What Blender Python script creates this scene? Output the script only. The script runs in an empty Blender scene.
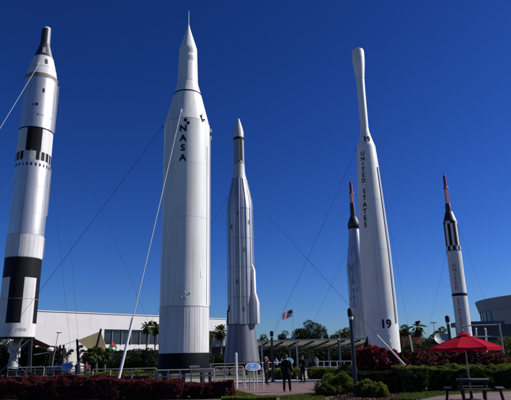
import bpy, bmesh, math, random
import numpy as np
from mathutils import Vector, Matrix, Quaternion

# ------------------------------------------------------------------ camera
scene = bpy.context.scene
R = math.radians
PITCH, ROLL, EYE, FPX, PW, PH = R(16.4), R(-1.35), 1.65, 538.0, 511.0, 400.0
cam_data = bpy.data.cameras.new('camera')
cam = bpy.data.objects.new('camera', cam_data)
scene.collection.objects.link(cam)
CAM_M = Matrix.Rotation(math.pi / 2 + PITCH, 4, 'X') @ Matrix.Rotation(ROLL, 4, 'Z')
cam.matrix_world = Matrix.Translation((0, 0, EYE)) @ CAM_M
cam_data.sensor_fit = 'HORIZONTAL'
cam_data.sensor_width = 36
cam_data.lens = 36 * FPX / PW
cam_data.clip_start = 0.1
cam_data.clip_end = 4000
scene.camera = cam

# ------------------------------------------------------------------ sky, sun, exposure
SUN_AZ, SUN_EL = R(84), R(38)            # azimuth clockwise from +Y
world = bpy.data.worlds.new('World')
scene.world = world
world.use_nodes = True
wn, wl = world.node_tree.nodes, world.node_tree.links
wn.clear()
sky = wn.new('ShaderNodeTexSky')
sky.sky_type = 'NISHITA'
sky.sun_disc = False
sky.sun_elevation = SUN_EL
sky.sun_rotation = SUN_AZ
sky.altitude = 0
sky.air_density = 1.0
sky.dust_density = 0.3
sky.ozone_density = 4.0
hsv = wn.new('ShaderNodeHueSaturation')       # a clear polarised winter sky: deeper and bluer than the plain model
hsv.inputs['Saturation'].default_value = 1.12
hsv.inputs['Value'].default_value = 1.0
gam = wn.new('ShaderNodeGamma'); gam.inputs['Gamma'].default_value = 1.55
tint = wn.new('ShaderNodeMix'); tint.data_type = 'RGBA'; tint.blend_type = 'MULTIPLY'; tint.inputs['Factor'].default_value = 1
tint.inputs[7].default_value = (.285, .37, .60, 1)
bg = wn.new('ShaderNodeBackground')
bg.inputs['Strength'].default_value = 0.05
wo = wn.new('ShaderNodeOutputWorld')
wl.new(sky.outputs[0], hsv.inputs['Color'])
wl.new(hsv.outputs[0], gam.inputs['Color']); wl.new(gam.outputs[0], tint.inputs[6]); wl.new(tint.outputs[2], bg.inputs['Color'])
wl.new(bg.outputs[0], wo.inputs['Surface'])

sl = bpy.data.lights.new('sun', 'SUN')
sl.energy = 5.0
sl.angle = R(0.5)
sl.color = (1.0, 0.955, 0.88)
sun = bpy.data.objects.new('sun', sl)
scene.collection.objects.link(sun)
sdir = Vector((math.sin(SUN_AZ) * math.cos(SUN_EL), math.cos(SUN_AZ) * math.cos(SUN_EL), math.sin(SUN_EL)))
sun.rotation_euler = sdir.to_track_quat('Z', 'Y').to_euler()
sun.location = sdir * 100

scene.view_settings.view_transform = 'Standard'
scene.view_settings.look = 'None'
scene.view_settings.gamma = 1
scene.view_settings.exposure = 0.2
scene.view_settings.use_curve_mapping = False

random.seed(7)
RNG = np.random.default_rng(11)

# ------------------------------------------------------------------ surveying helpers: photo point + distance -> place in the world
def ray(x, y):
    return CAM_M.to_3x3() @ Vector(((x - PW / 2) / FPX, -(y - PH / 2) / FPX, -1))
def at(x, y, Y):
    d = ray(x, y)
    return Vector((0, 0, EYE)) + d * (Y / d.y)
def gr(x, y, Z=0.0):
    d = ray(x, y)
    return Vector((0, 0, EYE)) + d * ((Z - EYE) / d.z)

# ------------------------------------------------------------------ materials
MATS = {}
def mat(name, col, rough=0.6, metal=0.0, var=0.12, scale=3.0, stretch=(1, 1, 1), bump=0.0, bscale=30, spec=0.5, coat=0.0, grime=0.0):
    if name in MATS: return MATS[name]
    m = bpy.data.materials.new(name); m.use_nodes = True
    n, l = m.node_tree.nodes, m.node_tree.links
    b = n['Principled BSDF']
    tc = n.new('ShaderNodeTexCoord')
    mp = n.new('ShaderNodeMapping'); mp.inputs['Scale'].default_value = stretch
    l.new(tc.outputs['Object'], mp.inputs['Vector'])
    nz = n.new('ShaderNodeTexNoise'); nz.inputs['Scale'].default_value = scale; nz.inputs['Detail'].default_value = 6
    nz.inputs['Roughness'].default_value = 0.65
    l.new(mp.outputs[0], nz.inputs['Vector'])
    cr = n.new('ShaderNodeValToRGB')
    cr.color_ramp.elements[0].position = 0.3; cr.color_ramp.elements[1].position = 0.7
    lo = tuple(max(0, c * (1 - var)) for c in col); hi = tuple(min(1, c * (1 + var)) for c in col)
    cr.color_ramp.elements[0].color = (*lo, 1); cr.color_ramp.elements[1].color = (*hi, 1)
    l.new(nz.outputs['Fac'], cr.inputs['Fac']); l.new(cr.outputs[0], b.inputs['Base Color'])
    if grime:                     # rain streaks and patched, chalky paint
        src = cr.outputs[0]
        for st_, sc_, lo_, hi_, amt in (((1, 1, .035), 5.5, .5, .72, grime), ((1, 1, .5), .9, .45, .7, grime * .6), ((1, 1, 1), 9, .62, .75, grime * .7)):
            m2 = n.new('ShaderNodeMapping'); m2.inputs['Scale'].default_value = st_; l.new(tc.outputs['Object'], m2.inputs['Vector'])
            n3 = n.new('ShaderNodeTexNoise'); n3.inputs['Scale'].default_value = sc_; n3.inputs['Detail'].default_value = 8; l.new(m2.outputs[0], n3.inputs['Vector'])
            rp = n.new('ShaderNodeValToRGB'); rp.color_ramp.elements[0].position = lo_; rp.color_ramp.elements[1].position = hi_
            rp.color_ramp.elements[0].color = (1, 1, 1, 1); rp.color_ramp.elements[1].color = (1 - amt, 1 - amt * 1.05, 1 - amt * 1.15, 1)
            l.new(n3.outputs['Fac'], rp.inputs['Fac'])
            mm = n.new('ShaderNodeMix'); mm.data_type = 'RGBA'; mm.blend_type = 'MULTIPLY'; mm.inputs['Factor'].default_value = 1
            l.new(src, mm.inputs[6]); l.new(rp.outputs[0], mm.inputs[7]); src = mm.outputs[2]
        l.new(src, b.inputs['Base Color'])
    b.inputs['Roughness'].default_value = rough
    b.inputs['Metallic'].default_value = metal
    b.inputs['Specular IOR Level'].default_value = spec
    b.inputs['Coat Weight'].default_value = coat
    if bump:
        n2 = n.new('ShaderNodeTexNoise'); n2.inputs['Scale'].default_value = bscale; n2.inputs['Detail'].default_value = 5
        l.new(mp.outputs[0], n2.inputs['Vector'])
        bp = n.new('ShaderNodeBump'); bp.inputs['Strength'].default_value = bump; bp.inputs['Distance'].default_value = 0.02
        l.new(n2.outputs['Fac'], bp.inputs['Height']); l.new(bp.outputs[0], b.inputs['Normal'])
    MATS[name] = m
    return m

def leafmat(name, cols, transl=0.35, tcol=None):
    if name in MATS: return MATS[name]
    m = bpy.data.materials.new(name); m.use_nodes = True
    n, l = m.node_tree.nodes, m.node_tree.links
    b = n['Principled BSDF']; out = n['Material Output']
    g = n.new('ShaderNodeNewGeometry')
    cr = n.new('ShaderNodeValToRGB')
    els = cr.color_ramp.elements
    while len(els) < len(cols): els.new(0.5)
    for i, c in enumerate(cols):
        els[i].position = i / (len(cols) - 1); els[i].color = (*c, 1)
    l.new(g.outputs['Random Per Island'], cr.inputs['Fac'])
    l.new(cr.outputs[0], b.inputs['Base Color'])
    b.inputs['Roughness'].default_value = 0.6; b.inputs['Specular IOR Level'].default_value = .12
    tr = n.new('ShaderNodeBsdfTranslucent')
    mx = n.new('ShaderNodeMix'); mx.data_type = 'RGBA'; mx.blend_type = 'MULTIPLY'; mx.inputs['Factor'].default_value = 1
    l.new(cr.outputs[0], mx.inputs[6]); mx.inputs[7].default_value = (*(tcol or (1.3, 1.4, 0.6)), 1)
    l.new(mx.outputs[2], tr.inputs['Color'])
    ms = n.new('ShaderNodeMixShader'); ms.inputs[0].default_value = transl
    l.new(b.outputs[0], ms.inputs[1]); l.new(tr.outputs[0], ms.inputs[2]); l.new(ms.outputs[0], out.inputs['Surface'])
    MATS[name] = m
    return m

V = (1, 1, .06)     # stretch for vertical streaks
M_white = mat('white_paint', (.72, .72, .69), .42, 0, .05, 2.5, V, .06, 8, coat=.1, grime=.16)
M_white2 = mat('white_paint_weathered', (.65, .64, .63), .5, 0, .09, 3, V, .08, 8, grime=.25)
M_offw = mat('off_white_paint', (.6, .59, .57), .5, 0, .1, 3, V)
M_black = mat('black_paint', (.010, .010, .013), .55, 0, .3, 3, V, spec=.12)
M_bwhite = mat('panel_white', (.63, .62, .62), .5, 0, .08, 3, V, grime=.2)
M_silver = mat('silver_skin', (.62, .60, .57), .42, .75, .14, 2.2, V, .1, 5, grime=.22)
M_steel = mat('stainless_skin', (.46, .465, .47), .4, .75, .2, 3, V, .12, 6, grime=.25)
M_steel_dk = mat('booster_skin', (.13, .14, .165), .5, .3, .16, 3, V, .08, 6, grime=.2)
M_greypaint = mat('grey_paint', (.24, .26, .29), .5, 0, .1, 3)
M_lgrey = mat('light_grey_paint', (.42, .43, .44), .5, 0, .1, 3)
M_brown = mat('brown_band', (.20, .17, .15), .6, 0, .2, 4)
M_char = mat('capsule_shingle', (.035, .035, .042), .5, .3, .4, 10, (1, 1, .2), .3, 20)
M_red = mat('red_paint', (.42, .03, .03), .45, 0, .1, 5)
M_redmotor = mat('red_motor', (.20, .015, .02), .45, 0, .2, 5)
M_pink = mat('pink_lattice', (.45, .16, .18), .5, 0, .1, 5)
M_galv = mat('galvanised_pipe', (.50, .50, .49), .5, .1, .15, 12)
M_railw = mat('weathered_rail', (.33, .32, .305), .6, .05, .3, 10)
M_cable_l = mat('pale_cable', (.6, .6, .6), .4, .2, .1, 20)
M_cable_d = mat('dark_cable', (.05, .055, .07), .5, .2, .1, 20)
M_iron = mat('dark_iron', (.016, .017, .02), .55, .1, .3, 8, spec=.25)
M_post = mat('navy_post', (.010, .012, .022), .35, 0, .15, 8, spec=.4)
M_bldg = mat('white_stucco', (.66, .645, .63), .8, 0, .05, .35, (1, 1, 1), .05, 20, grime=.05)
M_cream = mat('cream_wall', (.62, .58, .50), .8, 0, .05, .5)
M_glass = mat('dark_glass', (.02, .026, .035), .12, 0, .2, 2)
M_gwall = mat('grey_block_wall', (.13, .13, .135), .8, 0, .15, 1)
M_conc = mat('concrete', (.25, .225, .21), .85, 0, .12, 2, (1, 1, 1), .15, 60)
M_brk = mat('bark', (.09, .07, .055), .9, 0, .3, 6, (1, 1, .3), .6, 20)
def fabric(name, col, tr):
    m = mat(name, col, .9, 0, .09, 2, (1, 1, 1), .25, 5, spec=.06); n, l = m.node_tree.nodes, m.node_tree.links
    t = n.new('ShaderNodeBsdfTranslucent'); t.inputs['Color'].default_value = (*col, 1); x = n.new('ShaderNodeMixShader'); x.inputs[0].default_value = tr
    l.new(n['Principled BSDF'].outputs[0], x.inputs[1]); l.new(t.outputs[0], x.inputs[2]); l.new(x.outputs[0], n['Material Output'].inputs['Surface'])
    return m
M_tan = fabric('tan_fabric', (.58, .55, .43), .6)
M_awn = fabric('canopy_fabric', (.62, .59, .52), .5)
M_maroon = mat('maroon_fabric', (.16, .02, .02), .8, 0, .15, 3)
M_umb = fabric('red_canvas', (.40, .005, .026), .2)
M_table = mat('dark_green_metal', (.012, .014, .015), .55, 0, .2, 8, spec=.2)
M_tabletop = mat('worn_table_top', (.05, .055, .05), .6, 0, .3, 8, spec=.25)
M_blue = ground_blue = None
M_green = mat('sign_green', (.02, .13, .07), .5, 0, .3, 6)

L_red = leafmat('burgundy_leaves', [(.018, .006, .008), (.055, .008, .014), (.11, .014, .024), (.035, .02, .010), (.18, .022, .035)], .3, (1.5, .7, .8))
L_crim = leafmat('crimson_leaves', [(.03, .007, .010), (.11, .010, .016), (.26, .018, .03), (.03, .034, .012), (.05, .009, .012), (.42, .05, .07)], .35, (1.5, .6, .8))
L_crim2 = leafmat('dull_crimson_leaves', [(.012, .012, .006), (.05, .008, .012), (.02, .028, .010), (.02, .008, .008), (.16, .016, .03), (.03, .03, .015), (.34, .15, .14)], .3, (1.4, .7, .7))
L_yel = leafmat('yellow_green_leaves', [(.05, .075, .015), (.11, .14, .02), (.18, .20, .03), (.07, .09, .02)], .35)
L_hedge = leafmat('clipped_hedge_leaves', [(.012, .022, .006), (.028, .042, .010), (.055, .07, .014), (.018, .03, .008)], .35)
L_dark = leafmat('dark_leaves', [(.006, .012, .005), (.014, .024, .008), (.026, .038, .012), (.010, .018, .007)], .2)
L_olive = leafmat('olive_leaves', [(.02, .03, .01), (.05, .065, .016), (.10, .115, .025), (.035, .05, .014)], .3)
L_palm = leafmat('palm_leaves', [(.015, .028, .010), (.035, .055, .015), (.08, .095, .022)], .25)
L_grass = leafmat('grass_blades', [(.03, .05, .012), (.06, .085, .018), (.11, .12, .03)], .3)
L_mulch = leafmat('mulch_chips', [(.05, .025, .015), (.12, .06, .04), (.20, .12, .09)], .0)

def brick_mat():
    m = bpy.data.materials.new('pink_brick_paving'); m.use_nodes = True
    n, l = m.node_tree.nodes, m.node_tree.links
    b = n['Principled BSDF']; tc = n.new('ShaderNodeTexCoord')
    br = n.new('ShaderNodeTexBrick'); br.inputs['Scale'].default_value = 5
    br.inputs['Color1'].default_value = (.145, .08, .075, 1); br.inputs['Color2'].default_value = (.13, .068, .064, 1)
    br.inputs['Mortar'].default_value = (.15, .125, .115, 1); br.inputs['Mortar Size'].default_value = .015
    l.new(tc.outputs['Object'], br.inputs['Vector'])
    nz = n.new('ShaderNodeTexNoise'); nz.inputs['Scale'].default_value = .9; nz.inputs['Detail'].default_value = 7
    l.new(tc.outputs['Object'], nz.inputs['Vector'])
    mx = n.new('ShaderNodeMix'); mx.data_type = 'RGBA'; mx.blend_type = 'OVERLAY'; mx.inputs['Factor'].default_value = .95
    l.new(br.outputs[0], mx.inputs[6]); l.new(nz.outputs['Fac'], mx.inputs[7])
    l.new(mx.outputs[2], b.inputs['Base Color']); b.inputs['Roughness'].default_value = .8
    return m
M_brick = brick_mat()
def ground_mat(name, cols, scale):
    m = bpy.data.materials.new(name); m.use_nodes = True
    n, l = m.node_tree.nodes, m.node_tree.links
    b = n['Principled BSDF']; tc = n.new('ShaderNodeTexCoord')
    nz = n.new('ShaderNodeTexNoise'); nz.inputs['Scale'].default_value = scale; nz.inputs['Detail'].default_value = 10; nz.inputs['Roughness'].default_value = .75
    l.new(tc.outputs['Object'], nz.inputs['Vector'])
    cr = n.new('ShaderNodeValToRGB'); els = cr.color_ramp.elements
    while len(els) < len(cols): els.new(.5)
    for i, c in enumerate(cols):
        els[i].position = .3 + .4 * i / (len(cols) - 1); els[i].color = (*c, 1)
    l.new(nz.outputs['Fac'], cr.inputs['Fac']); l.new(cr.outputs[0], b.inputs['Base Color']); b.inputs['Roughness'].default_value = .95
    n2 = n.new('ShaderNodeTexNoise'); n2.inputs['Scale'].default_value = 40; n2.inputs['Detail'].default_value = 4
    l.new(tc.outputs['Object'], n2.inputs['Vector'])
    bp = n.new('ShaderNodeBump'); bp.inputs['Strength'].default_value = .8; bp.inputs['Distance'].default_value = .04
    l.new(n2.outputs['Fac'], bp.inputs['Height']); l.new(bp.outputs[0], b.inputs['Normal'])
    return m
M_blue = ground_mat('sign_print', [(.02, .06, .28), (.05, .16, .5), (.06, .2, .6), (.4, .5, .65), (.08, .2, .5)], 4.5)
M_grass = ground_mat('lawn', [(.025, .04, .012), (.05, .07, .018), (.08, .09, .03)], .8)
M_mulch = ground_mat('mulch_soil', [(.03, .02, .014), (.07, .045, .03), (.13, .09, .065)], 2.5)

# ------------------------------------------------------------------ objects
COL = scene.collection
class MB:
    """collects shapes and links them as ONE mesh object"""
    def __init__(s): s.v = []; s.f = []; s.m = []
    def add(s, vs, fs, mi=0):
        o = len(s.v); s.v.extend([tuple(v) for v in vs]); s.f.extend([tuple(i + o for i in f) for f in fs])
        s.m.extend([mi] * len(fs) if isinstance(mi, int) else mi); return s
    def box(s, c, d, rot=None, mi=0):
        c = Vector(c); h = [x / 2 for x in d]; rot = rot or Matrix.Identity(3)
        vs = [c + rot @ Vector((sx * h[0], sy * h[1], sz * h[2])) for sz in (-1, 1) for sy in (-1, 1) for sx in (-1, 1)]
        return s.add(vs, [(0, 2, 3, 1), (4, 5, 7, 6), (0, 1, 5, 4), (2, 6, 7, 3), (0, 4, 6, 2), (1, 3, 7, 5)], mi)
    def tube(s, p0, p1, r0, r1=None, n=8, mi=0, cap=True):
        p0, p1 = Vector(p0), Vector(p1); r1 = r0 if r1 is None else r1
        q = (p1 - p0).to_track_quat('Z', 'Y'); vs = []
        for p, r in ((p0, r0), (p1, r1)):
            for i in range(n):
                a = 2 * math.pi * i / n; vs.append(p + q @ Vector((r * math.cos(a), r * math.sin(a), 0)))
        fs = [(i, (i + 1) % n, n + (i + 1) % n, n + i) for i in range(n)]
        if cap: fs += [tuple(range(n))[::-1], tuple(range(n, 2 * n))]
        return s.add(vs, fs, mi)
    def path(s, pts, rad, n=6, mi=0):
        pts = [Vector(p) for p in pts]; vs = []; k = len(pts)
        for j, p in enumerate(pts):
            d = (pts[min(j + 1, k - 1)] - pts[max(j - 1, 0)]).normalized(); q = d.to_track_quat('Z', 'Y')
            r = rad[j] if hasattr(rad, '__len__') else rad
            for i in range(n):
                a = 2 * math.pi * i / n; vs.append(p + q @ Vector((r * math.cos(a), r * math.sin(a), 0)))
        fs = [(j * n + i, j * n + (i + 1) % n, (j + 1) * n + (i + 1) % n, (j + 1) * n + i) for j in range(k - 1) for i in range(n)]
        fs += [tuple(range(n))[::-1], tuple(range((k - 1) * n, k * n))]
        return s.add(vs, fs, mi)
    def lathe(s, prof, n=72, mi=0, pick=None, cap=True, c=(0, 0)):
        """prof: (z, r); angle 0 faces -Y, growing towards +X"""
        vs = []
        for z, r in prof:
            for i in range(n):
                a = 2 * math.pi * i / n; vs.append((c[0] + r * math.sin(a), c[1] - r * math.cos(a), z))
        fs = []; ms = []
        up = prof[-1][0] > prof[0][0]
        for j in range(len(prof) - 1):
            for i in range(n):
                f = (j * n + i, j * n + (i + 1) % n, (j + 1) * n + (i + 1) % n, (j + 1) * n + i)
                fs.append(f if up else f[::-1])
                a = ((i + .5) * 360 / n + 180) % 360 - 180
                ms.append(pick(a, (prof[j][0] + prof[j + 1][0]) / 2) if pick else mi)
        if cap:
            k = len(prof)
            t = (tuple(range(n))[::-1], tuple(range((k - 1) * n, k * n)))
            fs += [t[0] if up else t[0][::-1], t[1] if up else t[1][::-1]]; ms += [ms[0], ms[-1]]
        return s.add(vs, fs, ms)
    def ball(s, c, r, n=10, mi=0):
        if not hasattr(r, '__len__'): r = (r, r, r)
        vs = []; fs = []; m_ = n // 2 + 1
        for j in range(1, m_):
            t = math.pi * j / m_
            for i in range(n):
                a = 2 * math.pi * i / n
                vs.append((c[0] + r[0] * math.sin(t) * math.cos(a), c[1] + r[1] * math.sin(t) * math.sin(a), c[2] + r[2] * math.cos(t)))
        k = len(vs); vs += [(c[0], c[1], c[2] + r[2]), (c[0], c[1], c[2] - r[2])]
        for j in range(m_ - 2):
            for i in range(n): fs.append((j * n + i, (j + 1) * n + i, (j + 1) * n + (i + 1) % n, j * n + (i + 1) % n))
        for i in range(n):
            fs.append((k, i, (i + 1) % n)); fs.append((k + 1, (m_ - 2) * n + (i + 1) % n, (m_ - 2) * n + i))
        return s.add(vs, fs, mi)
    def prism(s, pts, z0, z1, mi=0):
        n = len(pts); vs = [(p[0], p[1], z0) for p in pts] + [(p[0], p[1], z1) for p in pts]
        fs = [(i, (i + 1) % n, n + (i + 1) % n, n + i) for i in range(n)] + [tuple(range(n))[::-1], tuple(range(n, 2 * n))]
        return s.add(vs, fs, mi)
    def build(s, name, mats, parent=None, smooth=True, bevel=0):
        me = bpy.data.meshes.new(name); me.from_pydata(s.v, [], s.f)
        for m in (mats if isinstance(mats, (list, tuple)) else [mats]): me.materials.append(m)
        me.polygons.foreach_set('material_index', s.m); me.update()
        if smooth:
            me.polygons.foreach_set('use_smooth', [True] * len(me.polygons)); me.set_sharp_from_angle(angle=R(28))
        o = bpy.data.objects.new(name, me); COL.objects.link(o)
        if parent: o.parent = parent
        if bevel:
            b = o.modifiers.new('bevel', 'BEVEL'); b.width = bevel; b.segments = 2; b.limit_method = 'ANGLE'
        return o

def tag(o, label=None, cat=None, group=None, kind=None):
    if label: o['label'] = label
    if cat: o['category'] = cat
    if group: o['group'] = group
    if kind: o['kind'] = kind
    return o
def empty(name, loc, rz=0, label=None, cat=None, group=None):
    o = bpy.data.objects.new(name, None); COL.objects.link(o); o.location = loc; o.rotation_euler = (0, 0, rz)
    o.empty_display_size = .3
    return tag(o, label, cat, group)
def facing(x, y):          # rotation so local -Y looks back at the viewer's side of the garden
    return -math.atan2(x, y)

def raw_mesh(name, verts, quads, mats, midx=None, parent=None):
    me = bpy.data.meshes.new(name)
    nv, nf = len(verts), len(quads)
    me.vertices.add(nv); me.vertices.foreach_set('co', verts.astype(np.float32).ravel())
    me.loops.add(nf * 4); me.loops.foreach_set('vertex_index', quads.astype(np.int32).ravel())
    me.polygons.add(nf); me.polygons.foreach_set('loop_start', np.arange(0, nf * 4, 4, dtype=np.int32))
    me.polygons.foreach_set('loop_total', np.full(nf, 4, dtype=np.int32))
    for m in (mats if isinstance(mats, (list, tuple)) else [mats]): me.materials.append(m)
    if midx is not None: me.polygons.foreach_set('material_index', midx.astype(np.int32))
    me.update(calc_edges=True)
    o = bpy.data.objects.new(name, me); COL.objects.link(o)
    if parent: o.parent = parent
    return o
def leaf_quads(P, size, up=0.3, aspect=.5, rng=RNG):
    """one folded-diamond leaf per point"""
    n = len(P)
    d = rng.normal(size=(n, 3)); d[:, 2] += up; d /= np.linalg.norm(d, axis=1)[:, None]
    e = rng.normal(size=(n, 3)); e -= (e * d).sum(1)[:, None] * d; e /= np.linalg.norm(e, axis=1)[:, None]
    s = size * rng.uniform(.6, 1.35, n)[:, None]
    Vv = np.stack([P - d * s * .5, P + e * s * aspect * .5, P + d * s * .5, P - e * s * aspect * .5], 1).reshape(-1, 3)
    Q = np.arange(4 * n).reshape(-1, 4)
    return Vv, Q

# ------------------------------------------------------------------ lettering wrapped on a round body
def glyph_mesh(txt, size, bold=0.0):
    cu = bpy.data.curves.new('glyph', 'FONT'); cu.body = txt; cu.size = size; cu.offset = bold; cu.align_x = 'CENTER'; cu.resolution_u = 3
    o = bpy.data.objects.new('glyph', cu); COL.objects.link(o)
    dg = bpy.context.evaluated_depsgraph_get(); me = bpy.data.meshes.new_from_object(o.evaluated_get(dg))
    bm = bmesh.new(); bm.from_mesh(me); bmesh.ops.triangulate(bm, faces=bm.faces[:])
    for _ in range(3):
        ed = [e for e in bm.edges if e.calc_length() > .09]
        if not ed: break
        bmesh.ops.subdivide_edges(bm, edges=ed, cuts=1); bmesh.ops.triangulate(bm, faces=bm.faces[:])
    vs = [v.co.copy() for v in bm.verts]; bm.verts.index_update(); fs = [tuple(v.index for v in f.verts) for f in bm.faces]
    bm.free(); bpy.data.meshes.remove(me); bpy.data.objects.remove(o); bpy.data.curves.remove(cu)
    return vs, fs
def wrap_letters(name, items, rfun, m, parent, bold=.02, off=.012, wide=1.0):
    """items: (text, z_base, angle_deg, size)"""
    mb = MB()
    for t, z, a, s in items:
        vs, fs = glyph_mesh(t, s, bold * s)
        out = []
        for v in vs:
            zz = z + v.y; r = rfun(zz) + off; an = R(a) + v.x * wide / r
            out.append((r * math.sin(an), -r * math.cos(an), zz))
        mb.add(out, fs)
    return mb.build(name, m, parent, smooth=False)
def stack(word, ztop, zbot, a0, a1, size):
    n = len(word); st = (ztop - zbot) / n
    return [(ch, ztop - st * (i + .9), a0 + (a1 - a0) * i / max(1, n - 1), size) for i, ch in enumerate(word) if ch != ' ']
def prof_r(prof):
    ps = sorted(prof)
    def f(z):
        if z <= ps[0][0]: return ps[0][1]
        for (z0, r0), (z1, r1) in zip(ps, ps[1:]):
            if z <= z1: return r0 + (r1 - r0) * (z - z0) / max(1e-6, z1 - z0)
        return ps[-1][1]
    return f
def ring(z, r, h=.06, p=.012, m=None, name='seam_ring', parent=None):
    return MB().lathe([(z - h / 2, r - .02), (z - h / 2, r + p), (z + h / 2, r + p), (z + h / 2, r - .02)], cap=False).build(name, m or M_black, parent)
def patch(mb, a0, a1, z0, z1, rf, off=.01, mi=0):
    """a thin raised panel following the round body"""
    k = max(2, int((a1 - a0) / 5)); vs = []
    for z in (z0, z1):
        for i in range(k + 1):
            a = R(a0 + (a1 - a0) * i / k); r = rf(z) + off; vs.append((r * math.sin(a), -r * math.cos(a), z))
    for z in (z0, z1):
        for i in range(k + 1):
            a = R(a0 + (a1 - a0) * i / k); r = rf(z) - .01; vs.append((r * math.sin(a), -r * math.cos(a), z))
    n = k + 1; fs = [(i, i + 1, n + i + 1, n + i) for i in range(k)]
    fs += [(i, 2 * n + i, 2 * n + i + 1, i + 1) for i in range(k)] + [(n + i, n + i + 1, 3 * n + i + 1, 3 * n + i) for i in range(k)]
    fs += [(0, n, 3 * n, 2 * n), (k, 2 * n + k, 3 * n + k, n + k)]
    return mb.add(vs, fs, mi)
def cyl(a, r, z):
    return Vector((r * math.sin(R(a)), -r * math.cos(R(a)), z))

# ================================================================== SETTING
gm = MB(); N = 24; S = 1500
gm.add([(-S, -60, 0), (S, -60, 0), (S, 2 * S, 0), (-S, 2 * S, 0)], [(0, 1, 2, 3)])
tag(gm.build('ground', M_grass, smooth=False), kind='structure')
def sheet(name, px, z, m, world_pts=False):
    pts = px if world_pts else [gr(x, y, z) for x, y in px]
    mb = MB(); mb.add([(p[0], p[1], z) for p in pts], [tuple(range(len(pts)))])
    o = mb.build(name, m, smooth=False)
    if o.data.polygons[0].normal.z < 0: o.data.flip_normals()
    return tag(o, kind='structure')
sheet('brick_paving', [(180, 385.5), (262, 384), (322, 381.5), (344, 383), (322, 391), (318, 396), (300, 406), (262, 406), (256, 396), (238, 391), (180, 393)], .008, M_brick)
sheet('concrete_path', [(180, 379), (262, 378), (300, 375), (298, 368), (300, 362.6), (345, 361.5), (345, 367), (322, 372), (330, 380.5), (322, 381.4), (262, 383.8), (180, 385.2)], .004, M_conc)
sheet('footpath', [(440, 396.5), (470, 394), (560, 389), (600, 440), (360, 440), (392, 405)], .008, M_brick)
sheet('mulch_bed', [(322, 398), (332, 380), (352, 372), (520, 362), (560, 384), (425, 391), (405, 400), (380, 430), (318, 430)], .004, M_mulch)
sheet('garden_bed', [(-20, 366.5), (150, 366), (262, 365), (262, 372), (175, 376), (175, 384), (120, 400), (-20, 401)], .004, M_mulch)

# ================================================================== ROCKETS
# ---- white rocket, front and centre-left
JX, JY = -4.04, 30.0
ju = empty('white_rocket', (JX, JY, 0), facing(JX, JY), 'tall white rocket with pointed tip, NASA in black letters and a black base', 'rocket', 'upright display rockets')
prof = [(2.02, 1.345), (4.5, 1.35)]
lower = MB(); n = 144
lower.lathe(prof, n=n)
lo = lower.build('lower_skin', M_white2, ju)
bm_ = MB()
for a in range(0, 360, 12):
    p0 = cyl(a, 1.347, 2.05); p1 = cyl(a, 1.351, 4.47); bm_.tube(p0, p1, .007, n=5)
bm_.build('skin_rib', M_white2, lo)
body_prof = [(4.5, 1.352), (9, 1.358), (15.75, 1.362)]
MB().lathe(body_prof, n=96).build('tank', M_white, ju)
for z in (4.5,): ring(z, 1.352, .035, .006, M_greypaint, parent=ju)
for z in (9.6, 12.9): ring(z, 1.357, .02, .004, M_lgrey, parent=ju)
ring(15.76, 1.35, .05, .01, M_greypaint, parent=ju)
MB().lathe([(15.78, 1.345), (17.62, .865)], n=96).build('nose_fairing', M_white, ju)
ring(17.66, .86, .07, .012, M_black, parent=ju)
up_prof = [(17.7, .845), (18.35, .66), (18.55, .63), (20.85, .56)]
up = MB().lathe(up_prof, n=96).build('upper_stage', M_white, ju)
ring(18.5, .64, .02, .004, M_lgrey, parent=up)
rf = prof_r(up_prof)
patch(MB(), 8, 40, 20.42, 20.72, rf).build('marking_panel', M_lgrey, up); patch(MB(), 8, 40, 19.88, 20.18, rf).build('marking_panel', M_lgrey, up)
MB().lathe([(20.85, .56), (21.5, .34), (22.1, .13), (22.42, .045)], n=64).build('nose_cone', M_white, ju)
MB().tube((0, 0, 22.4), (0, 0, 23.35), .035, .022, 10).ball((0, 0, 23.38), .04).build('antenna', M_lgrey, ju)
jr = lambda z: 1.362
wrap_letters('lettering', [('N', 14.86, -9.5, .56), ('A', 14.22, -9.5, .56), ('S', 13.6, -9.5, .56), ('A', 12.97, -9.5, .56)], jr, M_black, ju, bold=.035)
ck = MB(); patch(ck, -8, -1, 15.5, 15.68, jr); patch(ck, -1, 6, 15.31, 15.495, jr)
ck.build('checker_marking', M_black, ju)
br = MB(); p = cyl(40, 1.33, 15.75); br.box(p + Vector((0, 0, .2)), (.06, .1, .36)); br.box(p + Vector((.09, 0, .04)), (.2, .1, .07)); br.build('bracket', M_greypaint, ju)
for z in (15.5, 15.0): MB().box(cyl(85, 1.42, z), (.14, .12, .2)).build('lug', M_white, ju)
MB().tube(cyl(80, 1.38, 4.6), cyl(80, 1.39, 14.8), .035, n=6).build('cable_tray', M_white, ju); MB().tube(cyl(60, 1.36, 4.6), cyl(60, 1.37, 14.2), .02, n=6).build('cable_tray', M_white, ju)
for a, z in ((-8, 5.0), (0, 5.25), (12, 5.2), (3, 4.95)): MB().ball(cyl(a, 1.35, z), (.04, .04, .06), 8).build('vent', M_lgrey, ju)
MB().lathe([(1.2, 1.37), (1.95, 1.37), (2.02, 1.34)], n=96).build('base_ring', mat('base_black', (.006, .007, .010), .6, 0, .3, 3, V, spec=.06), ju)
st = empty('launch_stand', (JX, JY, 0), facing(JX, JY), 'low black launch stand under the white NASA rocket', 'launch stand', 'launch stands')
MB().lathe([(1.0, 1.3), (1.0, 1.5), (1.19, 1.5), (1.19, 1.3)], cap=False).build('support_ring', M_iron, st)
for a in range(0, 360, 45):
    MB().tube(cyl(a, 1.42, 0), cyl(a, 1.4, 1.02), .09, n=8).build('leg', M_iron, st)
bx = MB().box((0.55, -1.52, 1.32), (.5, .1, .1)); bx.build('bracket', M_galv, st)
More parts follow.
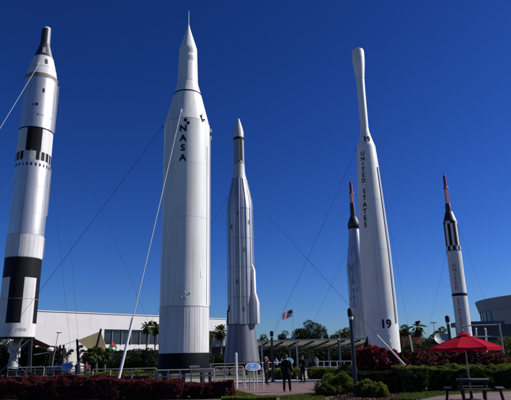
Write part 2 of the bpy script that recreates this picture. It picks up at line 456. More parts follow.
pd = MB().lathe([(0, 2.1), (.16, 2.1), (.18, 2.05)]); pd.build('pad', M_conc, st)

for a_, z_, w_, h_ in ((-48, 12.4, 9, .5), (38, 6.1, 7, .4)):
    patch(MB(), a_, a_ + w_, z_, z_ + h_, jr, .003).build('access_panel', M_white, ju)
for a_ in (-60, 62): MB().path([cyl(a_, 1.3575, z_) for z_ in (4.6, 9.5)], .006, 4).build('weld_seam', M_lgrey, ju)
# ---- silver rocket with black panels at left
TX, TY = -20.20, 46.0
ti = empty('silver_rocket', (TX, TY, 0), facing(TX, TY), 'tall silver rocket at far left with black and white panels and a dark capsule', 'rocket', 'upright display rockets')
def pick1(a, z):
    if 8.85 < z < 10.6: return 1
    if z > 10.6: return 0
    blk = (-36 < a < 9) or (51 < a < 99) or (-129 < a < -81) or (144 < a or a < -171)
    if z < 4.95: return 0
    return 1 if blk else 0
ps = [(3.85, 1.5), (4.95, 1.5), (8.82, 1.505), (8.88, 1.505), (10.55, 1.505), (10.62, 1.505), (12.66, 1.505)]
s1 = MB().lathe(ps, n=120, pick=pick1).build('lower_stage', [M_bwhite, M_black], ti)
for z in (12.66, 10.58, 7.0): ring(z, 1.505, .03, .006, M_greypaint, parent=s1)
rbm = MB()
for a in range(0, 360, 15): rbm.tube(cyl(a, 1.503, 10.7), cyl(a, 1.503, 12.6), .012, n=5)
rbm.build('skin_rib', M_bwhite, s1)
s2 = MB().lathe([(12.66, 1.5), (19.6, 1.5)], n=96).build('tank', M_silver, ti)
for z in (14.6, 17.1): ring(z, 1.5, .025, .004, M_lgrey, parent=s2)
rt = lambda z: 1.5
for a in range(-120, 121, 14): patch(MB(), a, a + 5, 19.02, 19.3, rt).build('port', M_black, s2)
def pick2(a, z): return 1 if -30 < a < 21 else 0
def pick3(a, z):
    if -30 < a < 4: return 0
    return 1 if int((a + 360) // 6) % 3 != 0 else 0
MB().lathe([(19.6, 1.5), (20.45, 1.5)], n=120, pick=pick3).build('vent_band', [M_lgrey, M_black], ti)
MB().lathe([(20.45, 1.5), (22.78, 1.495)], n=120, pick=pick2).build('interstage', [M_bwhite, M_black], ti)
ring(22.82, 1.49, .12, .02, M_black, parent=ti)
s3 = MB().lathe([(22.88, 1.49), (28.1, 1.46)], n=96).build('upper_stage', M_silver, ti)
for z in (25.4,): ring(z, 1.472, .02, .004, M_lgrey, parent=s3)
r3 = lambda z: 1.475
for a, z, w, h in ((-12, 25.0, 8, .28), (-22, 25.0, 4, .2), (8, 26.45, 6, .42), (-20, 23.2, 4, .16), (0, 23.25, 4, .16), (-4, 24.0, 5, .22)): patch(MB(), a, a + w, z, z + h, r3).build('port', M_black, s3)
wrap_letters('lettering', [('UNITED STATES', 24.02, 22, .24)], r3, M_greypaint, ti, bold=.01)
ring(28.28, 1.44, .36, .03, M_brown, parent=ti)
ad = MB().lathe([(28.45, 1.42), (29.2, 1.27), (29.25, 1.25), (30.4, .93)], n=96).build('adapter', M_offw, ti)
ring(29.22, 1.26, .04, .012, M_greypaint, parent=ad)
ap = MB(); ra = prof_r([(28.45, 1.42), (29.2, 1.27), (30.4, .93)]); patch(ap, 8, 20, 29.5, 30.0, ra, .02); ap.build('hatch', M_char, ad)
def pickc(a, z): return 0 if a < 38 or a > 110 else 1
cp = MB().lathe([(30.4, .92), (30.9, .72), (31.7, .47)], n=96, pick=pickc).build('capsule', [M_char, M_greypaint], ti)
ch = MB(); rc = prof_r([(30.4, .92), (30.9, .72), (31.7, .47)]); patch(ch, -14, 10, 30.65, 31.25, rc, .03); ch.build('hatch', M_greypaint, cp)
MB().lathe([(31.7, .49), (31.74, .46), (33.2, .42), (33.22, .42)], n=64, pick=lambda a, z: 0 if a < 20 else 1).lathe([(33.22, .43), (33.4, .39), (33.48, .22)], n=64, mi=2).build('capsule_nose', [M_char, M_greypaint, M_lgrey], ti)
for z_, l_ in ((25.5, 5.0), (11.7, 1.8), (17, 4.6)): MB().box(cyl(88, 1.55, z_), (.14, .2, l_)).build('cable_tray', M_silver, ti)
wrap_letters('lettering', [('12558', 4.3, 13, .34)], lambda z: 1.503, M_greypaint, ti, bold=.01)
# engine below the skirt
en = empty('engine', (0, 0, 0)); en.parent = ti
MB().lathe([(3.2, .2), (2.75, .26), (2.5, .3), (1.9, .36), (1.3, .44)], n=48, cap=False).build('nozzle', mat('nozzle_metal', (.33, .33, .33), .55, .3, .3, 6), en)
MB().ball((0, 0, 3.05), (.36, .36, .32), 14).box((.3, -.1, 2.9), (.3, .3, .4)).tube((-.4, -.3, 2.6), (-.3, -.3, 3.5), .12).tube((.4, -.4, 2.2), (.35, -.3, 3.4), .09).build('pump', M_lgrey, en)
for a in (-70, -25, 25, 70, 115, 160, 205, 250):
    MB().tube(cyl(a, 1.42, 3.86), cyl(a, .34, 2.95), .055, n=8).build('thrust_strut', M_galv, en)
MB().lathe([(3.75, 1.2), (3.75, 1.5), (3.86, 1.5)], n=72, cap=False).build('skirt_ring', M_black, en)
st = empty('launch_stand', (TX, TY, 0), facing(TX, TY), 'dark four legged launch stand under the silver rocket at far left', 'launch stand', 'launch stands')
for a in (52, 128, 232, 308):
    MB().tube(cyl(a, 1.75, 0), cyl(a, 1.5, 3.72), .11, n=8).build('leg', M_iron, st)
MB().lathe([(.0, 2.7), (.3, 2.7), (.3, .1)], cap=True).build('pad', M_gwall, st)
for a0, a1 in ((52, 128), (128, 232), (232, 308), (308, 412)):
    MB().tube(cyl(a0, 1.72, .5), cyl(a1, 1.5, 3.5), .04, n=6).tube(cyl(a1, 1.72, .5), cyl(a0, 1.5, 3.5), .04, n=6).build('brace', M_iron, st)

# ---- steel rocket with a slim white nose
AX, AY = -1.86, 60.0
ag = empty('steel_rocket', (AX, AY, 0), facing(AX, AY), 'dark steel rocket with ribbed sides, side pod and slim grey nose, behind the white rocket', 'rocket', 'upright display rockets')
apf = [(5.3, 1.5), (18.3, 1.5), (19.4, 1.42), (22.1, .86)]
rfa = prof_r(apf)
def picka(a, z):
    k = int((a + 360) // 7.5)
    return [0, 1, 0, 0, 1, 1, 0, 2, 0, 1, 1, 0][k % 12]
tk = MB().lathe(apf, n=96, pick=picka).build('tank', [M_steel, mat('stainless_dull', (.35, .36, .38), .44, .7, .2, 3, V, .12, 6, grime=.2), mat('stainless_bright', (.55, .555, .56), .38, .8, .1, 3, V)], ag)
for z in (8.2, 11.5, 14.8, 18.3): ring(z, rfa(z), .04, .008, M_steel_dk, parent=tk)
for a in (-52, -32, -2, 28, 50, 82):
    f = MB(); zz = [5.35, 18.3, 19.4, 22.0]
    f.path([cyl(a, rfa(z) + .02, z) for z in zz], .05, 6); f.build('cable_tray', M_lgrey if a in (-32, -2) else M_steel, tk)
bs = MB().lathe([(1.3, 1.92), (5.18, 1.5), (5.28, 1.56), (5.34, 1.5)], n=96, pick=lambda a, z: int((a + 720) // 15) % 2).build('booster_skirt', [M_steel_dk, mat('booster_skin_light', (.17, .18, .21), .5, .3, .12, 3, V)], ag)
pod = MB()
def podshape(mb, a, segs):
    vs = []
    for z, w, d in segs:
        c0 = cyl(a, 1.46, z); out = cyl(a, 1, 0); out.z = 0; t = Vector((-out.y, out.x, 0)); t = Vector((math.cos(R(a)), math.sin(R(a)), 0))
        for u, q in ((-1, -.1), (-1, .45), (-.6, .85), (0, 1), (.6, .85), (1, .45), (1, -.1)):
            vs.append(c0 + t * (w * u) + out * (d * q))
    n = 7; k = len(segs)
    fs = [(j * n + i, j * n + i + 1, (j + 1) * n + i + 1, (j + 1) * n + i) for j in range(k - 1) for i in range(n - 1)]
    fs += [tuple(range(n))[::-1], tuple(range((k - 1) * n, k * n))]
    mb.add(vs, fs)
podshape(pod, 62, [(5.3, .5, .76), (7.6, .5, .76), (8.7, .36, .40), (11.2, .3, .36), (11.9, .06, .04)])
pod.build('side_pod', mat('pod_silver', (.50, .50, .51), .5, .2, .1, 3, V, grime=.2), ag)
MB().tube(cyl(84, 1.62, 8.2), cyl(84, 1.62, 10.6), .09, .07, 8).build('vernier_pipe', M_black, ag); MB().tube(cyl(86, 1.6, 10.62), cyl(88, 1.72, 10.95), .08).build('vernier_nozzle', M_greypaint, ag)
MB().tube(cyl(-74, 1.54, 5.2), cyl(-74, 1.52, 6.9), .09, .07).build('vernier_pipe', M_iron, ag); MB().box(cyl(-60, 1.53, 7.0), (.1, .1, .7)).build('vernier_box', M_iron, ag)
for a_, z_ in ((-20, 9.6), (14, 13.2), (-44, 15.9), (38, 16.4), (5, 6.6), (-12, 17.4)): patch(MB(), a_, a_ + 10, z_, z_ + .5, rfa, .012).build('access_panel', M_steel_dk, tk)
nz_prof = [(22.1, .84), (22.9, .70), (23.9, .66)]
MB().lathe(nz_prof, n=64).build('adapter', M_lgrey, ag)
MB().lathe([(23.9, .645), (24.1, .645), (24.1, .644), (24.3, .64)], n=48, pick=lambda a, z: (int((a + 720) // 15) + (1 if z > 24.1 else 0)) % 2).build('checker_band', [M_offw, M_black], ag)
MB().lathe([(24.3, .64), (26.95, .625)], n=72, pick=lambda a, z: 1 if 15 < a < 45 else 0).build('upper_stage', [M_greypaint, M_black], ag)
MB().lathe([(26.95, .64), (27.25, .64)], n=64).build('band', M_black, ag)
MB().lathe([(27.25, .62), (27.95, .61), (28.6, .46), (29.3, .25), (29.68, .13), (29.76, .04)], n=64).build('nose_cone', mat('nose_grey', (.45, .46, .46), .5, 0, .1, 3), ag)
st = empty('launch_stand', (AX, AY, 0), facing(AX, AY), 'dark launch stand holding up the steel rocket with the side pod', 'launch stand', 'launch stands')
MB().lathe([(1.05, 1.6), (1.05, 1.95), (1.29, 1.95), (1.29, 1.6)], cap=False).build('support_ring', M_iron, st)
for a in range(15, 375, 60): MB().tube(cyl(a, 1.85, 0), cyl(a, 1.8, 1.1), .14).build('leg', M_iron, st)

# ---- white tapering rocket, 19 and UNITED STATES
HX, HY = 9.13, 41.0
th = empty('tapered_rocket', (HX, HY, 0), facing(HX, HY), 'white tapering rocket with bulbous tip, black number 19 and UNITED STATES', 'rocket', 'upright display rockets')
tp = [(1.0, 1.22), (5.6, 1.22), (9.5, 1.165), (13.5, 1.0), (16.5, .86), (18.25, .74)]
rth = prof_r(tp)
tk = MB().lathe(tp, n=96).build('tank', M_white, th)
for z in (3.9, 9.5, 13.5, 16.6): ring(z, rth(z), .018, .003, M_lgrey, parent=tk)
for a_, z_, w_, h_ in ((-40, 5.2, 12, .7), (8, 7.1, 10, .5), (30, 10.4, 12, .5), (-12, 8.5, 8, .4), (36, 4.6, 10, .9)):
    patch(MB(), a_, a_ + w_, z_, z_ + h_, rth, .003).build('access_panel', M_white, tk)
MB().lathe([(18.25, .74), (18.9, .53), (19.5, .37), (19.8, .335)], n=72).build('shoulder', M_white, th)
MB().lathe([(19.8, .33), (23.2, .33), (24.3, .35)], n=72).build('upper_stage', M_white, th)
MB().lathe([(24.3, .355), (24.6, .375), (25.4, .46), (26.1, .515), (26.8, .515), (26.98, .48), (27.02, .44)], n=72).tube((0, 0, 27.0), (0, 0, 27.18), .12, .08).build('payload_fairing', M_white, th)
ring(24.3, .35, .03, .01, M_lgrey, parent=th); ring(26.1, .515, .02, .004, M_lgrey, parent=th)
wrap_letters('lettering', stack('UNITED', 17.75, 14.95, -24, -27, .5), rth, M_black, th, bold=.03, wide=.9); wrap_letters('lettering', stack('STATES', 14.55, 11.25, -27, -30, .56), rth, M_black, th, bold=.03, wide=.9)
ush = prof_r([(18.25, .74), (18.9, .53), (19.5, .37)])
wrap_letters('number_marking', [('19', 18.55, 12, .62)], ush, M_black, th, bold=.04)
wrap_letters('number_marking', [('19', 3.62, 16, .86)], rth, M_black, th, bold=.03)
rw = MB(); zz = [4.0, 6, 9.5, 13.5, 16.3]
rw.path([cyl(58, rth(z) + .02, z) for z in zz], .055, 6); rw.build('raceway', M_white, th)
rw = MB(); rw.path([cyl(63, rth(z) + .012, z) for z in zz], .045, 6); rw.build('raceway_slot', M_iron, th)
for a in (-62, 208):
    fm = MB(); t = Vector((math.cos(R(a)), math.sin(R(a)), 0)); o = cyl(a, 1, 0); o.z = 0
    pts = [(1.18, 3.2), (1.18, 1.1), (1.95, 1.1), (2.0, 1.45)]
    if a == 28: pts = [(1.18, 2.6), (1.18, 1.6), (1.35, 1.6), (1.35, 1.9)]
    vs = [o * r + t * (.03 * s) + Vector((0, 0, z)) for s in (-1, 1) for r, z in pts]
    fm.add(vs, [(0, 1, 2, 3), (7, 6, 5, 4), (0, 3, 7, 4), (3, 2, 6, 7), (2, 1, 5, 6), (1, 0, 4, 5)]); fm.build('fin', M_black if a == -62 else M_white, th)  # left fin coloured black to hold its shade, the other stays white
pr_ = MB(); pr_.path([cyl(24, rth(3) + .05, 3.15), cyl(22, rth(3) + .12, 2.7), cyl(26, rth(2.4) + .06, 2.1)], .05, 6); pr_.build('pipe', M_white, th)
for a, z in ((-10, 3.0), (0, 2.8), (-16, 3.4), (30, 2.5)): MB().ball(cyl(a, 1.22, z), (.03, .03, .05), 8).build('vent', M_greypaint, th)
st = empty('launch_stand', (HX, HY, 0), facing(HX, HY), 'launch stand hidden in shrubs under the rocket numbered 19', 'launch stand', 'launch stands')
MB().lathe([(.8, .9), (.8, 1.2), (.99, 1.2), (.99, .9)], cap=False).build('support_ring', M_iron, st)
for a in range(0, 360, 60): MB().tube(cyl(a, 1.15, 0), cyl(a, 1.1, .85), .1).build('leg', M_iron, st)

# ---- escape tower builder
def escape_tower(root, z0, z1, z2, z3, w0, w1, rm):
    lat = MB()
    P0 = [cyl(a, w0, z0) for a in (0, 120, 240)]; P1 = [cyl(a, w1, z1) for a in (0, 120, 240)]
    k = 4
    for i in range(3):
        lat.tube(P0[i], P1[i], .045, n=6)
        for j in range(k):
            a = P0[i].lerp(P1[i], j / k); b = P0[(i + 1) % 3].lerp(P1[(i + 1) % 3], (j + 1) / k)
            lat.tube(a, b, .03, n=5); c = P0[i].lerp(P1[i], (j + 1) / k); lat.tube(c, b, .03, n=5)
            a2 = P0[(i + 1) % 3].lerp(P1[(i + 1) % 3], j / k); lat.tube(a2, c, .03, n=5)
    lat.build('escape_tower', M_pink, root)
    mo = MB(); mo.lathe([(z1 + .1, rm), (z2, rm * .92)], n=24)
    mo.lathe([(z2, rm * .92), (z2 + .12, rm * .6), (z2 + .14, .05), (z3 - .1, .03)], n=20)
    for a in (0, 120, 240): mo.tube(cyl(a, rm * .8, z1 + .25), cyl(a, rm * 1.35, z1 - .05), .06, .1, 8)
    mo.build('escape_motor', M_redmotor, root)

# ---- steel rocket with capsule, mostly behind the 19 rocket
MX, MY = 14.92, 80.0
ma = empty('capsule_rocket', (MX, MY, 0), facing(MX, MY), 'blue grey steel rocket with black capsule and red tower, half behind the white 19 rocket', 'rocket', 'upright display rockets')
mp_ = [(1.0, 1.52), (5, 1.52), (14.8, 1.52), (16.9, 1.15), (20.2, .76)]
rm_ = prof_r(mp_)
tk = MB().lathe(mp_, n=96, pick=lambda a, z: 0 if z > 14.8 else [0, 1, 1, 0, 0, 0, 1, 0][int((a + 720) // 7.5) % 8]).build('tank', [M_steel, MATS['stainless_dull']], ma)
for z in (5.2, 8.6, 12, 14.8, 16.9): ring(z, rm_(z), .05, .01, M_greypaint, parent=tk)
for a_, z_ in ((-70, 6.4), (-70, 9.4), (-62, 13.2), (-16, 10.6), (-40, 16.0)): patch(MB(), a_, a_ + 12, z_, z_ + .6, rm_, .012).build('access_panel', M_greypaint, tk)
for a in (-48, -20, 10): 
    MB().path([cyl(a, rm_(z) + .02, z) for z in (1, 14.8)], .04, 6).build('cable_tray', M_greypaint, tk)
wrap_letters('lettering', stack('UNITED', 14.6, 11.6, -30, -30, .6), rm_, M_black, ma, bold=.02); wrap_letters('lettering', stack('STATES', 11.2, 8.2, -30, -30, .6), rm_, M_black, ma, bold=.02)
MB().lathe([(20.2, .74), (20.5, .92), (20.9, .95), (22.1, .52), (22.2, .42), (23.7, .40), (24.3, .34)], n=64, pick=lambda a, z: 0).build('capsule', M_char, ma)
MB().lathe([(20.25, .88), (20.5, .94)], n=48, cap=False).build('retro_band', M_black, ma)
escape_tower(ma, 24.3, 25.9, 27.6, 28.3, .32, .24, .25)
MB().box(cyl(-50, 1.6, 6.3), (.2, .2, 1.6)).build('vernier_pipe', M_greypaint, ma); MB().box(cyl(-20, 1.58, 5.2), (.14, .14, 1.2)).build('vernier_pipe', M_greypaint, ma); MB().tube(cyl(-35, 1.56, 4.4), cyl(-35, 1.56, 7.5), .06).build('vernier_pipe', M_greypaint, ma)
st = empty('launch_stand', (MX, MY, 0), facing(MX, MY), 'dark stand under the half hidden steel rocket with the red tower', 'launch stand', 'launch stands')
MB().lathe([(.8, 1.2), (.8, 1.55), (.99, 1.55), (.99, 1.2)], cap=False).build('support_ring', M_iron, st)
for a in range(0, 360, 60): MB().tube(cyl(a, 1.45, 0), cyl(a, 1.4, .85), .12).build('leg', M_iron, st)

# ---- slim striped rocket on the right
SX, SY = 25.19, 68.0
rs = empty('striped_rocket', (SX, SY, 0), facing(SX, SY), 'slim white rocket at right with black and white stripes, red lettering and red tower', 'rocket', 'upright display rockets')
rr = lambda z: .89
tk = MB().lathe([(1.0, .89), (14.35, .89)], n=72).build('tank', M_white2, rs)
for z in (4.4, 11.4): ring(z, .89, .018, .003, M_lgrey, parent=tk)
ring(8.75, .89, .34, .008, M_black, parent=rs)
def picks(a, z):
    return 1 if int((a + 720 + 12) // 22.5) % 2 else 0
MB().lathe([(14.35, .885), (14.95, .884), (15.0, .884), (17.9, .87)], n=112, pick=lambda a, z: (int((a + 724) // 22.5) + (1 if z < 14.96 else 0)) % 2).build('striped_section', [M_bwhite, M_black], rs)
ring(14.35, .885, .1, .01, M_char, parent=rs)
MB().lathe([(17.9, .86), (18.05, .86), (18.3, .84)], n=16, pick=lambda a, z: 1 if int((a + 720) // 45) % 2 else 0).build('retro_band', [M_black, M_lgrey], rs)
MB().lathe([(18.25, .84), (19.5, .47), (19.6, .38), (20.4, .36), (20.65, .28)], n=64, pick=lambda a, z: 1 if (52 < a < 95 and z < 19.5) else 0).build('capsule', [M_char, M_lgrey], rs)
escape_tower(rs, 20.65, 22.75, 24.4, 25.3, .28, .2, .2)
wrap_letters('lettering', stack('UNITED', 12.75, 9.25, -14, -14, .62), rr, M_red, rs, bold=.02)
wrap_letters('lettering', stack('STATES', 8.35, 4.85, -14, -14, .62), rr, M_red, rs, bold=.02)
st = empty('launch_stand', (SX, SY, 0), facing(SX, SY), 'low stand under the slim striped rocket behind the umbrella', 'launch stand', 'launch stands')
MB().lathe([(.8, .6), (.8, .95), (.99, .95), (.99, .6)], cap=False).build('support_ring', M_iron, st)
for a in range(0, 360, 60): MB().tube(cyl(a, .85, 0), cyl(a, .8, .85), .1).build('leg', M_iron, st)

def refine_heights(root, table):
    zo = [a for a, b in table]; zn = [b for a, b in table]
    for o in root.children_recursive:
        if o.type != 'MESH': continue
        me = o.data; co = np.empty(len(me.vertices) * 3, np.float32); me.vertices.foreach_get('co', co); co = co.reshape(-1, 3)
        co[:, 2] = np.interp(co[:, 2], zo, zn); me.vertices.foreach_set('co', co.ravel()); me.update()
refine_heights(ju, [(0, 0), (1.2, 1.2), (2.02, 2.0), (4.5, 4.38), (15.76, 15.2), (17.66, 17.25), (20.85, 20.5), (22.4, 22.3), (23.42, 23.38)])
refine_heights(ti, [(0, 0), (3.8, 3.72), (4.95, 4.85), (8.85, 8.63), (10.58, 10.3), (12.66, 12.32), (19.6, 19.04), (22.82, 22.16), (28.1, 27.3), (30.4, 29.85), (31.7, 31.4), (33.5, 33.45)])
refine_heights(th, [(0, 0), (3.5, 3.42), (18.25, 17.95), (19.5, 19.3), (24.3, 24.15), (27.2, 27.15)])
refine_heights(ag, [(0, 0), (1.3, 1.3), (5.3, 5.2), (19.4, 19.1), (22.1, 21.9), (24.3, 24.05), (27.3, 27.15), (29.8, 29.75)])
refine_heights(rs, [(0, 0), (8.75, 8.66), (14.35, 14.2), (18, 17.8), (20.65, 20.55), (25.4, 25.35)])
# ================================================================== GUY WIRES
def on_rocket(X, Y, a, r, z):
    rz = facing(X, Y); p = Matrix.Rotation(rz, 3, 'Z') @ cyl(a, r, z); return Vector((X, Y, 0)) + Vector((p.x, p.y, 0)) + Vector((0, 0, p.z))
def guy(label, top, bot, r, m, sag=.012, guard=None):
    root = empty('guy_wire', bot, 0, label, 'cable', 'cables steadying the rockets')
    L = (top - bot).length; pts = []
    for i in range(25):
        t = i / 24; p = bot.lerp(top, t); p = p - bot; p.z -= 4 * sag * L * t * (1 - t); pts.append(p)
    MB().path(pts, r, 6).build('cable', m, root)
    MB().tube(pts[-1] - (pts[-1] - pts[-2]).normalized() * .25, pts[-1], r * 2.2, n=6).build('shackle', m, root)
    if guard:
        a = 0; g = pts[0]; d = (pts[1] - pts[0]).normalized()
        e = d * guard; k = pts[0]
        # follow the cable to the sleeve's end
        acc = 0; path = [pts[0]]
        for p, q in zip(pts, pts[1:]):
            s = (q - p).length
            if acc + s >= guard: path.append(p.lerp(q, (guard - acc) / s)); break
            acc += s; path.append(q)
        MB().path(path, .045 if top.y > 50 else .07, 10).build('sleeve', M_white, root)
    MB().lathe([(-.1, .22), (.04, .22)], n=16).build('anchor', M_conc, root)
    return root
gz = lambda x, y, Y: (lambda p: Vector((p.x, p.y, max(p.z, 0.05))))(at(x, y, Y))
guy('pale cable with thick white sleeve rising from the red hedge to the NASA rocket', on_rocket(JX, JY, -14, 1.42, 15.7), gz(115, 394, 26.4), .026, M_cable_l, .006, 3.55)
guy('dark cable from the NASA rocket down leftward across the silver rocket base', on_rocket(JX, JY, -80, 1.4, 15.2), gz(0, 343, 38), .011, M_cable_d, .006)
guy('pale cable from the top of the silver rocket to the left edge', on_rocket(TX, TY, -12, 1.5, 28.6), gz(-150, 372, 34), .020, M_cable_l, .004)
guy('dark cable from the vent band of the silver rocket to the left edge', on_rocket(TX, TY, -8, 1.52, 20.0), gz(-120, 375, 35), .010, M_cable_d, .01)
guy('thin cable from upper right side of the silver rocket sloping to the white building', on_rocket(TX, TY, 90, 1.5, 26.2), gz(166, 362, 70), .010, M_cable_d, .012)
guy('thin steep cable hanging nearest the right side of the silver rocket', on_rocket(TX, TY, 92, 1.5, 19.8), gz(72, 362, 62), .009, M_cable_d, .01)
guy('second thin steep cable right of the silver rocket, ending by the sail mast', on_rocket(TX, TY, 96, 1.5, 28.0), gz(80, 362, 58), .009, M_cable_d, .01)
guy('dark cable from the steel rocket shoulder passing behind the NASA rocket', on_rocket(AX, AY, -85, 1.45, 19.6), gz(128, 357, 58), .012, M_cable_d, .01)
guy('dark cable with white sleeve from the steel rocket to the shrubs by rocket 19', on_rocket(AX, AY, 88, 1.45, 19.8), gz(412, 373, 26.3), .011, M_cable_d, .004, 3.9)
guy('dark cable from the shoulder of rocket 19 sloping left to the lamp post', on_rocket(HX, HY, -88, .8, 17.9), gz(258, 366, 52), .011, M_cable_d, .008)
guy('faint cable from the capsule rocket sloping down left over the open canopy', on_rocket(MX, MY, -88, 1.1, 17.2), gz(296, 358, 88), .012, M_cable_d, .008)
guy('faint cable from rocket 19 sloping down right with a short white sleeve', on_rocket(HX, HY, 88, .8, 17.9), gz(414, 360, 50), .006, M_cable_d, .004, 2.4)
guy('faint steep cable left of the striped rocket', on_rocket(SX, SY, -88, .9, 14.2), gz(422, 358, 66), .009, M_cable_d, .006)
guy('faint cable from the striped rocket toward the round building', on_rocket(SX, SY, 88, .9, 17.6), gz(503, 350, 72), .009, M_cable_d, .006)

# ================================================================== BUILDINGS
def wall_frame(A, B):
    u = Vector((B.x - A.x, B.y - A.y, 0)); L = u.length; u.normalize(); nrm = Vector((u.y, -u.x, 0))   # outward, toward the garden
    return u, L, nrm
A = at(-60, 309, 100); B = at(226, 321.3, 150)
A.z = B.z = 0
ang = math.atan2(B.y - A.y, B.x - A.x); L = (B - A).length
wb = empty('white_building', A, ang, 'long white flat roofed building with dark ribbon windows behind the left rockets', 'building')
def ux(px):       # distance along the front where the photo column px meets it
    d = ray(px, 355); x1, y1 = d.x, d.y
    u = Vector((math.cos(ang), math.sin(ang)))
    # A + t u = s d
    det = u.x * (-y1) + x1 * u.y
    return (-A.x * (-y1) + -x1 * A.y * 1.0) / det if False else ((-A.x) * (-y1) - (-x1) * (-A.y)) / det
def uy(px): return ux(px)
u1 = ux(103)
H1 = 12.05
w = MB()
w.box((L / 2, 21.5, (8.7 + H1) / 2), (L, 43, H1 - 8.7))                 # upper wall, right across
w.box((u1 / 2, 21.5, 4.349), (u1, 42.99, 8.698))                       # solid left part
w.box(((u1 + L) / 2, 21.8, 4.7), (L - u1 - .002, 42.4, 1.4))          # sill band
w.box(((u1 + L) / 2, 23.5, 4.349), (L - u1 - .01, 39, 8.69))          # core behind the glass
w.build('wall', M_bldg, wb, smooth=False)
MB().box((L / 2, 21.5, H1 + .09), (L + .3, 43.3, .18)).build('parapet', M_bldg, wb, smooth=False)
for k in range(1, 14): MB().box((k * L / 14, -.004, 10.3), (.03, .012, 3.2)).build('panel_joint', mat('joint_grey', (.55, .54, .53)), wb, smooth=False)
nwin = 15
for k in range(nwin):
    x0 = u1 + (L - u1) * k / nwin; x1 = u1 + (L - u1) * (k + 1) / nwin
    f = MB(); f.box(((x0 + x1) / 2, .7, 7.05), (x1 - x0 - .15, .1, 3.25)); wi = f.build('window', M_glass, wb, smooth=False)
    MB().box((x1 - .07, .55, 7.05), (.12, .3, 3.29)).build('mullion', M_greypaint, wi, smooth=False)
for k in range(11):
    x0 = u1 + (L - u1) * k / 11; x1 = u1 + (L - u1) * (k + 1) / 11
    MB().box(((x0 + x1) / 2, 3.8, 1.9), (x1 - x0 - .2, .1, 3.8)).build('shopfront', M_glass, wb, smooth=False)
    MB().box((x1 - .3, .9, 2.0), (.35, .35, 3.99)).build('column', M_bldg, wb, smooth=False)
MB().box((ux(88), -.03, 2.45), (ux(103) - ux(64), .05, 4.88)).build('cream_panel', M_cream, wb, smooth=False)
for px, y in ((68.5, 353), (70.8, 350.3), (80, 346), (81.8, 350.5)):
    u = ux(px); p = wb.matrix_basis @ Vector((u, 0, 0)); d = ray(px, y); z = EYE + d.z / d.y * p.y
    l_ = MB(); l_.box((0, -.25, 0), (.5, .5, .42)); l_.box((0, -.03, -.02), (.3, .1, .3)); l_.tube((0, -.45, -.05), (0, -.7, -.2), .24, .3)
    o = l_.build('floodlight', M_iron); o.location = wb.matrix_basis @ Vector((u, 0, z)); o.rotation_euler = (0, 0, ang)
    tag(o, 'small dark floodlight on the cream wall, %s' % {68.5: 'lower one of the left pair', 70.8: 'upper one of the left pair', 80: 'higher one right of the leaning mast', 81.8: 'lower one right of the leaning mast'}[px], 'floodlight', 'floodlights on the cream wall')
# round emblem sign
u = ux(111.5); pl = wb.matrix_basis @ Vector((u, 0, 0)); d = ray(111.5, 348); z = EYE + d.z / d.y * pl.y
rsn = empty('round_sign', wb.matrix_basis @ Vector((u, -.4, z)), ang, 'round green and red sign on the white building front', 'sign')
mb = MB(); mb.tube((0, .2, 0), (0, -.1, 0), .95, n=32); mb.build('disc', M_green, rsn)
mb = MB(); mb.tube((-.1, -.1, .75), (-.1, -.2, .75), .42, n=20); mb.tube((.35, -.1, .55), (.35, -.18, .55), .25, n=16); mb.build('flower', M_red, rsn)
mb = MB(); mb.tube((.2, -.1, -.2), (.2, -.17, -.2), .4, n=20); mb.build('leaf', M_cream, rsn)
mb = MB().box((0, .28, 0), (.3, .2, .3)); mb.build('bracket', M_iron, rsn)

# grey annex with white pipes, seen between the white and steel rockets
p = at(214, 334.5, 112); AXN = p.x
an = empty('grey_annex', (AXN, 112, 0), R(4), 'grey block annex beside the white building, between two rockets', 'building')
MB().box((0, 4, p.z / 2), (4.6, 8, p.z)).build('wall', M_gwall, an, smooth=False)
MB().box((0, 4, p.z + .08), (4.8, 8.2, .16)).build('parapet', M_lgrey, an, smooth=False)
MB().box((-1.2, -.04, 1.3), (1.1, .08, 2.5)).build('door', M_iron, an, smooth=False)
for px, y0, r in ((221, 338, .16), (223.6, 336, .14), (217.5, 345, .2)):
    q = at(px, y0, 108); o = MB().tube((0, 0, 0), (0, 0, q.z), r * 1.3, n=12).lathe([(q.z, r * 1.3), (q.z + .12, r * .5)], n=12).lathe([(0, r * 2), (.15, r * 2)], n=12).build('vent_pipe', M_white2); o.location = (q.x, 108, 0)
    tag(o, {221: 'middle white pipe standing before the grey annex', 223.6: 'tallest and rightmost white pipe before the grey annex', 217.5: 'short thick pale pipe before the grey annex'}[px], 'pipe', 'white pipes before the annex')

# shade sail with masts
P1, P2, P3, P4 = at(77, 340.5, 84), at(101, 331, 80), at(107, 350, 88), at(90, 350.5, 92)
sr = empty('shade_sail', (P2.x, P2.y, 0), 0, 'tan shade sail stretched between leaning masts before the white building', 'shade sail')
def sailmesh(ps, k=10, sag=.35):
    mb = MB(); vs = []; o = Vector((P2.x, P2.y, 0))
    for s_ in (0, -.03):
        for j in range(k + 1):
            for i in range(k + 1):
                u_, v_ = i / k, j / k
                p_ = (ps[0] * (1 - u_) + ps[1] * u_) * (1 - v_) + (ps[3] * (1 - u_) + ps[2] * u_) * v_
                p_ = p_ - o; p_.z -= sag * 16 * u_ * (1 - u_) * v_ * (1 - v_) - s_; vs.append(p_)
    n_ = k + 1; fs = []
    for j in range(k):
        for i in range(k):
            a_ = j * n_ + i; fs.append((a_, a_ + 1, a_ + n_ + 1, a_ + n_)); b_ = a_ + n_ * n_; fs.append((b_, b_ + n_, b_ + n_ + 1, b_ + 1))
    return mb.add(vs, fs)
sailmesh([P1, P2, P3, P4]).build('fabric', M_tan, sr)
o2 = Vector((P2.x, P2.y, 0))
